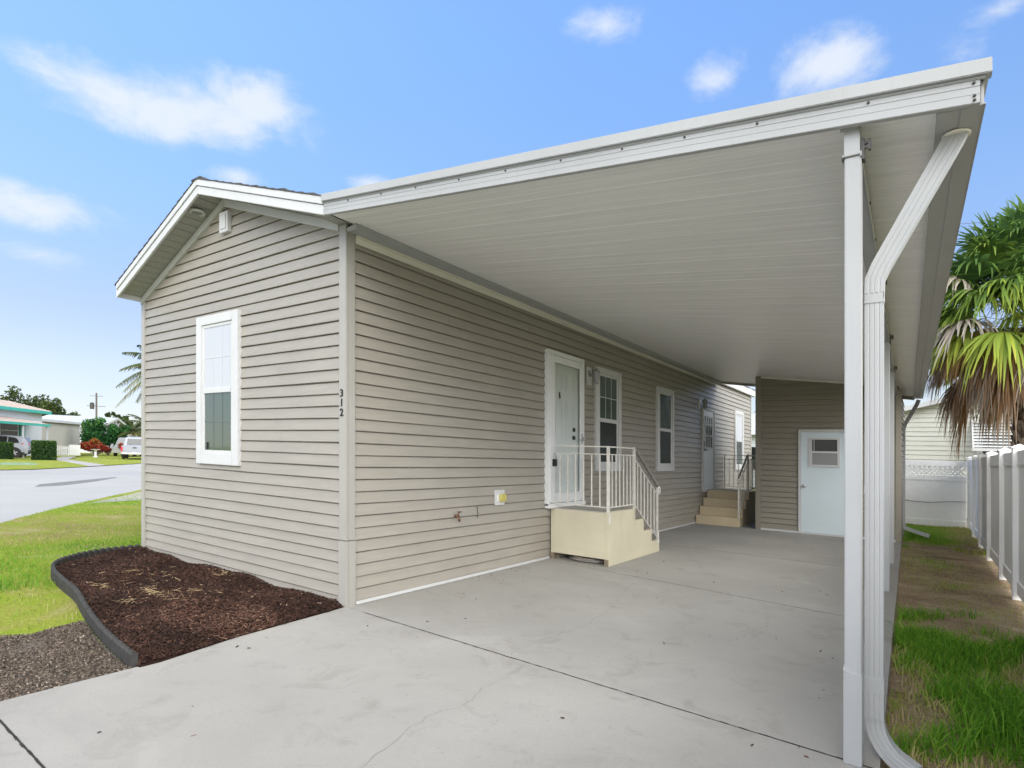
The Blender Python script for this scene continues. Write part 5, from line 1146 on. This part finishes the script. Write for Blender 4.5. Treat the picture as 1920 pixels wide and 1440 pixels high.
# broad bright cloud bank, added out of view behind the viewer as fill
bank = N(nt, 'ShaderNodeMapRange', interpolation_type='SMOOTHSTEP'); bank.inputs['From Min'].default_value = .05; bank.inputs['From Max'].default_value = .45
BKD = Vector((.88, -.47, 0)).normalized()
L.new(math_('ADD', vdot(BKD), math_('MULTIPLY', math_('SUBTRACT', nz2, .5), .4)), bank.inputs['Value'])
sep = N(nt, 'ShaderNodeSeparateXYZ'); L.new(dirv, sep.inputs[0])
low = N(nt, 'ShaderNodeMapRange', interpolation_type='SMOOTHSTEP'); low.inputs['From Min'].default_value = .82; low.inputs['From Max'].default_value = .62; L.new(sep.outputs[2], low.inputs['Value'])
rise = N(nt, 'ShaderNodeMapRange', interpolation_type='SMOOTHSTEP'); rise.inputs['From Min'].default_value = .10; rise.inputs['From Max'].default_value = .42; rise.inputs['To Min'].default_value = .22; L.new(sep.outputs[2], rise.inputs['Value'])
bk = math_('MULTIPLY', bank.outputs[0], math_('ADD', math_('MULTIPLY', math_('MULTIPLY', low.outputs[0], rise.outputs[0]), .94), .06))
gain = ramp(nt, sep.outputs[2], [(0, (.80, .71, .70)), (.14, (1.0, .85, .82)), (.22, (.98, .86, .92)), (.375, (.95, 1.04, 1.12)), (.58, (.93, 1.13, 1.32))])
SKYMUL = N(nt, 'ShaderNodeMix', data_type='RGBA', blend_type='MULTIPLY'); SKYMUL.inputs[0].default_value = 1; L.new(sky.outputs[0], SKYMUL.inputs[6]); L.new(gain, SKYMUL.inputs[7])
mixn = N(nt, 'ShaderNodeMix', data_type='RGBA'); L.new(cm, mixn.inputs[0]); L.new(SKYMUL.outputs[2], mixn.inputs[6]); mixn.inputs[7].default_value = (4.3, 4.5, 4.75, 1)
mixb = N(nt, 'ShaderNodeMix', data_type='RGBA'); L.new(bk, mixb.inputs[0]); L.new(mixn.outputs[2], mixb.inputs[6]); mixb.inputs[7].default_value = (33.0, 32.7, 32.0, 1)
# thin high overcast added overhead, outside the blue patch ahead, to neutralise sky light
ahead = sky_dir(-.1, .42)
ov = N(nt, 'ShaderNodeMapRange', interpolation_type='SMOOTHSTEP'); ov.inputs['From Min'].default_value = .68; ov.inputs['From Max'].default_value = .50
L.new(math_('ADD', vdot(ahead), math_('MULTIPLY', math_('SUBTRACT', nz2, .5), .1)), ov.inputs['Value'])
hi = N(nt, 'ShaderNodeMapRange', interpolation_type='SMOOTHSTEP'); hi.inputs['From Min'].default_value = .50; hi.inputs['From Max'].default_value = .78; L.new(sep.outputs[2], hi.inputs['Value'])
mixo = N(nt, 'ShaderNodeMix', data_type='RGBA'); L.new(math_('MULTIPLY', ov.outputs[0], hi.outputs[0]), mixo.inputs[0]); L.new(mixn.outputs[2], mixo.inputs[6]); mixo.inputs[7].default_value = (.95, .94, .92, 1)
L.new(mixo.outputs[2], mixb.inputs[6])
L.new(mixb.outputs[2], bg.inputs['Color']); bg.inputs['Strength'].default_value = .15
sl = bpy.data.lights.new('sun', 'SUN'); sl.energy = .75; sl.angle = R(30); sl.color = (1, .975, .94); s_o = bpy.data.objects.new('sun', sl); COL.objects.link(s_o)
sd = Vector((math.sin(SUN_AZ)*math.cos(SUN_EL), math.cos(SUN_AZ)*math.cos(SUN_EL), math.sin(SUN_EL)))
s_o.rotation_euler = sd.to_track_quat('Z', 'Y').to_euler(); s_o.location = (0, -10, 20)
SC.view_settings.view_transform = 'Standard'; SC.view_settings.look = 'None'; SC.view_settings.exposure = .5; SC.view_settings.gamma = 1
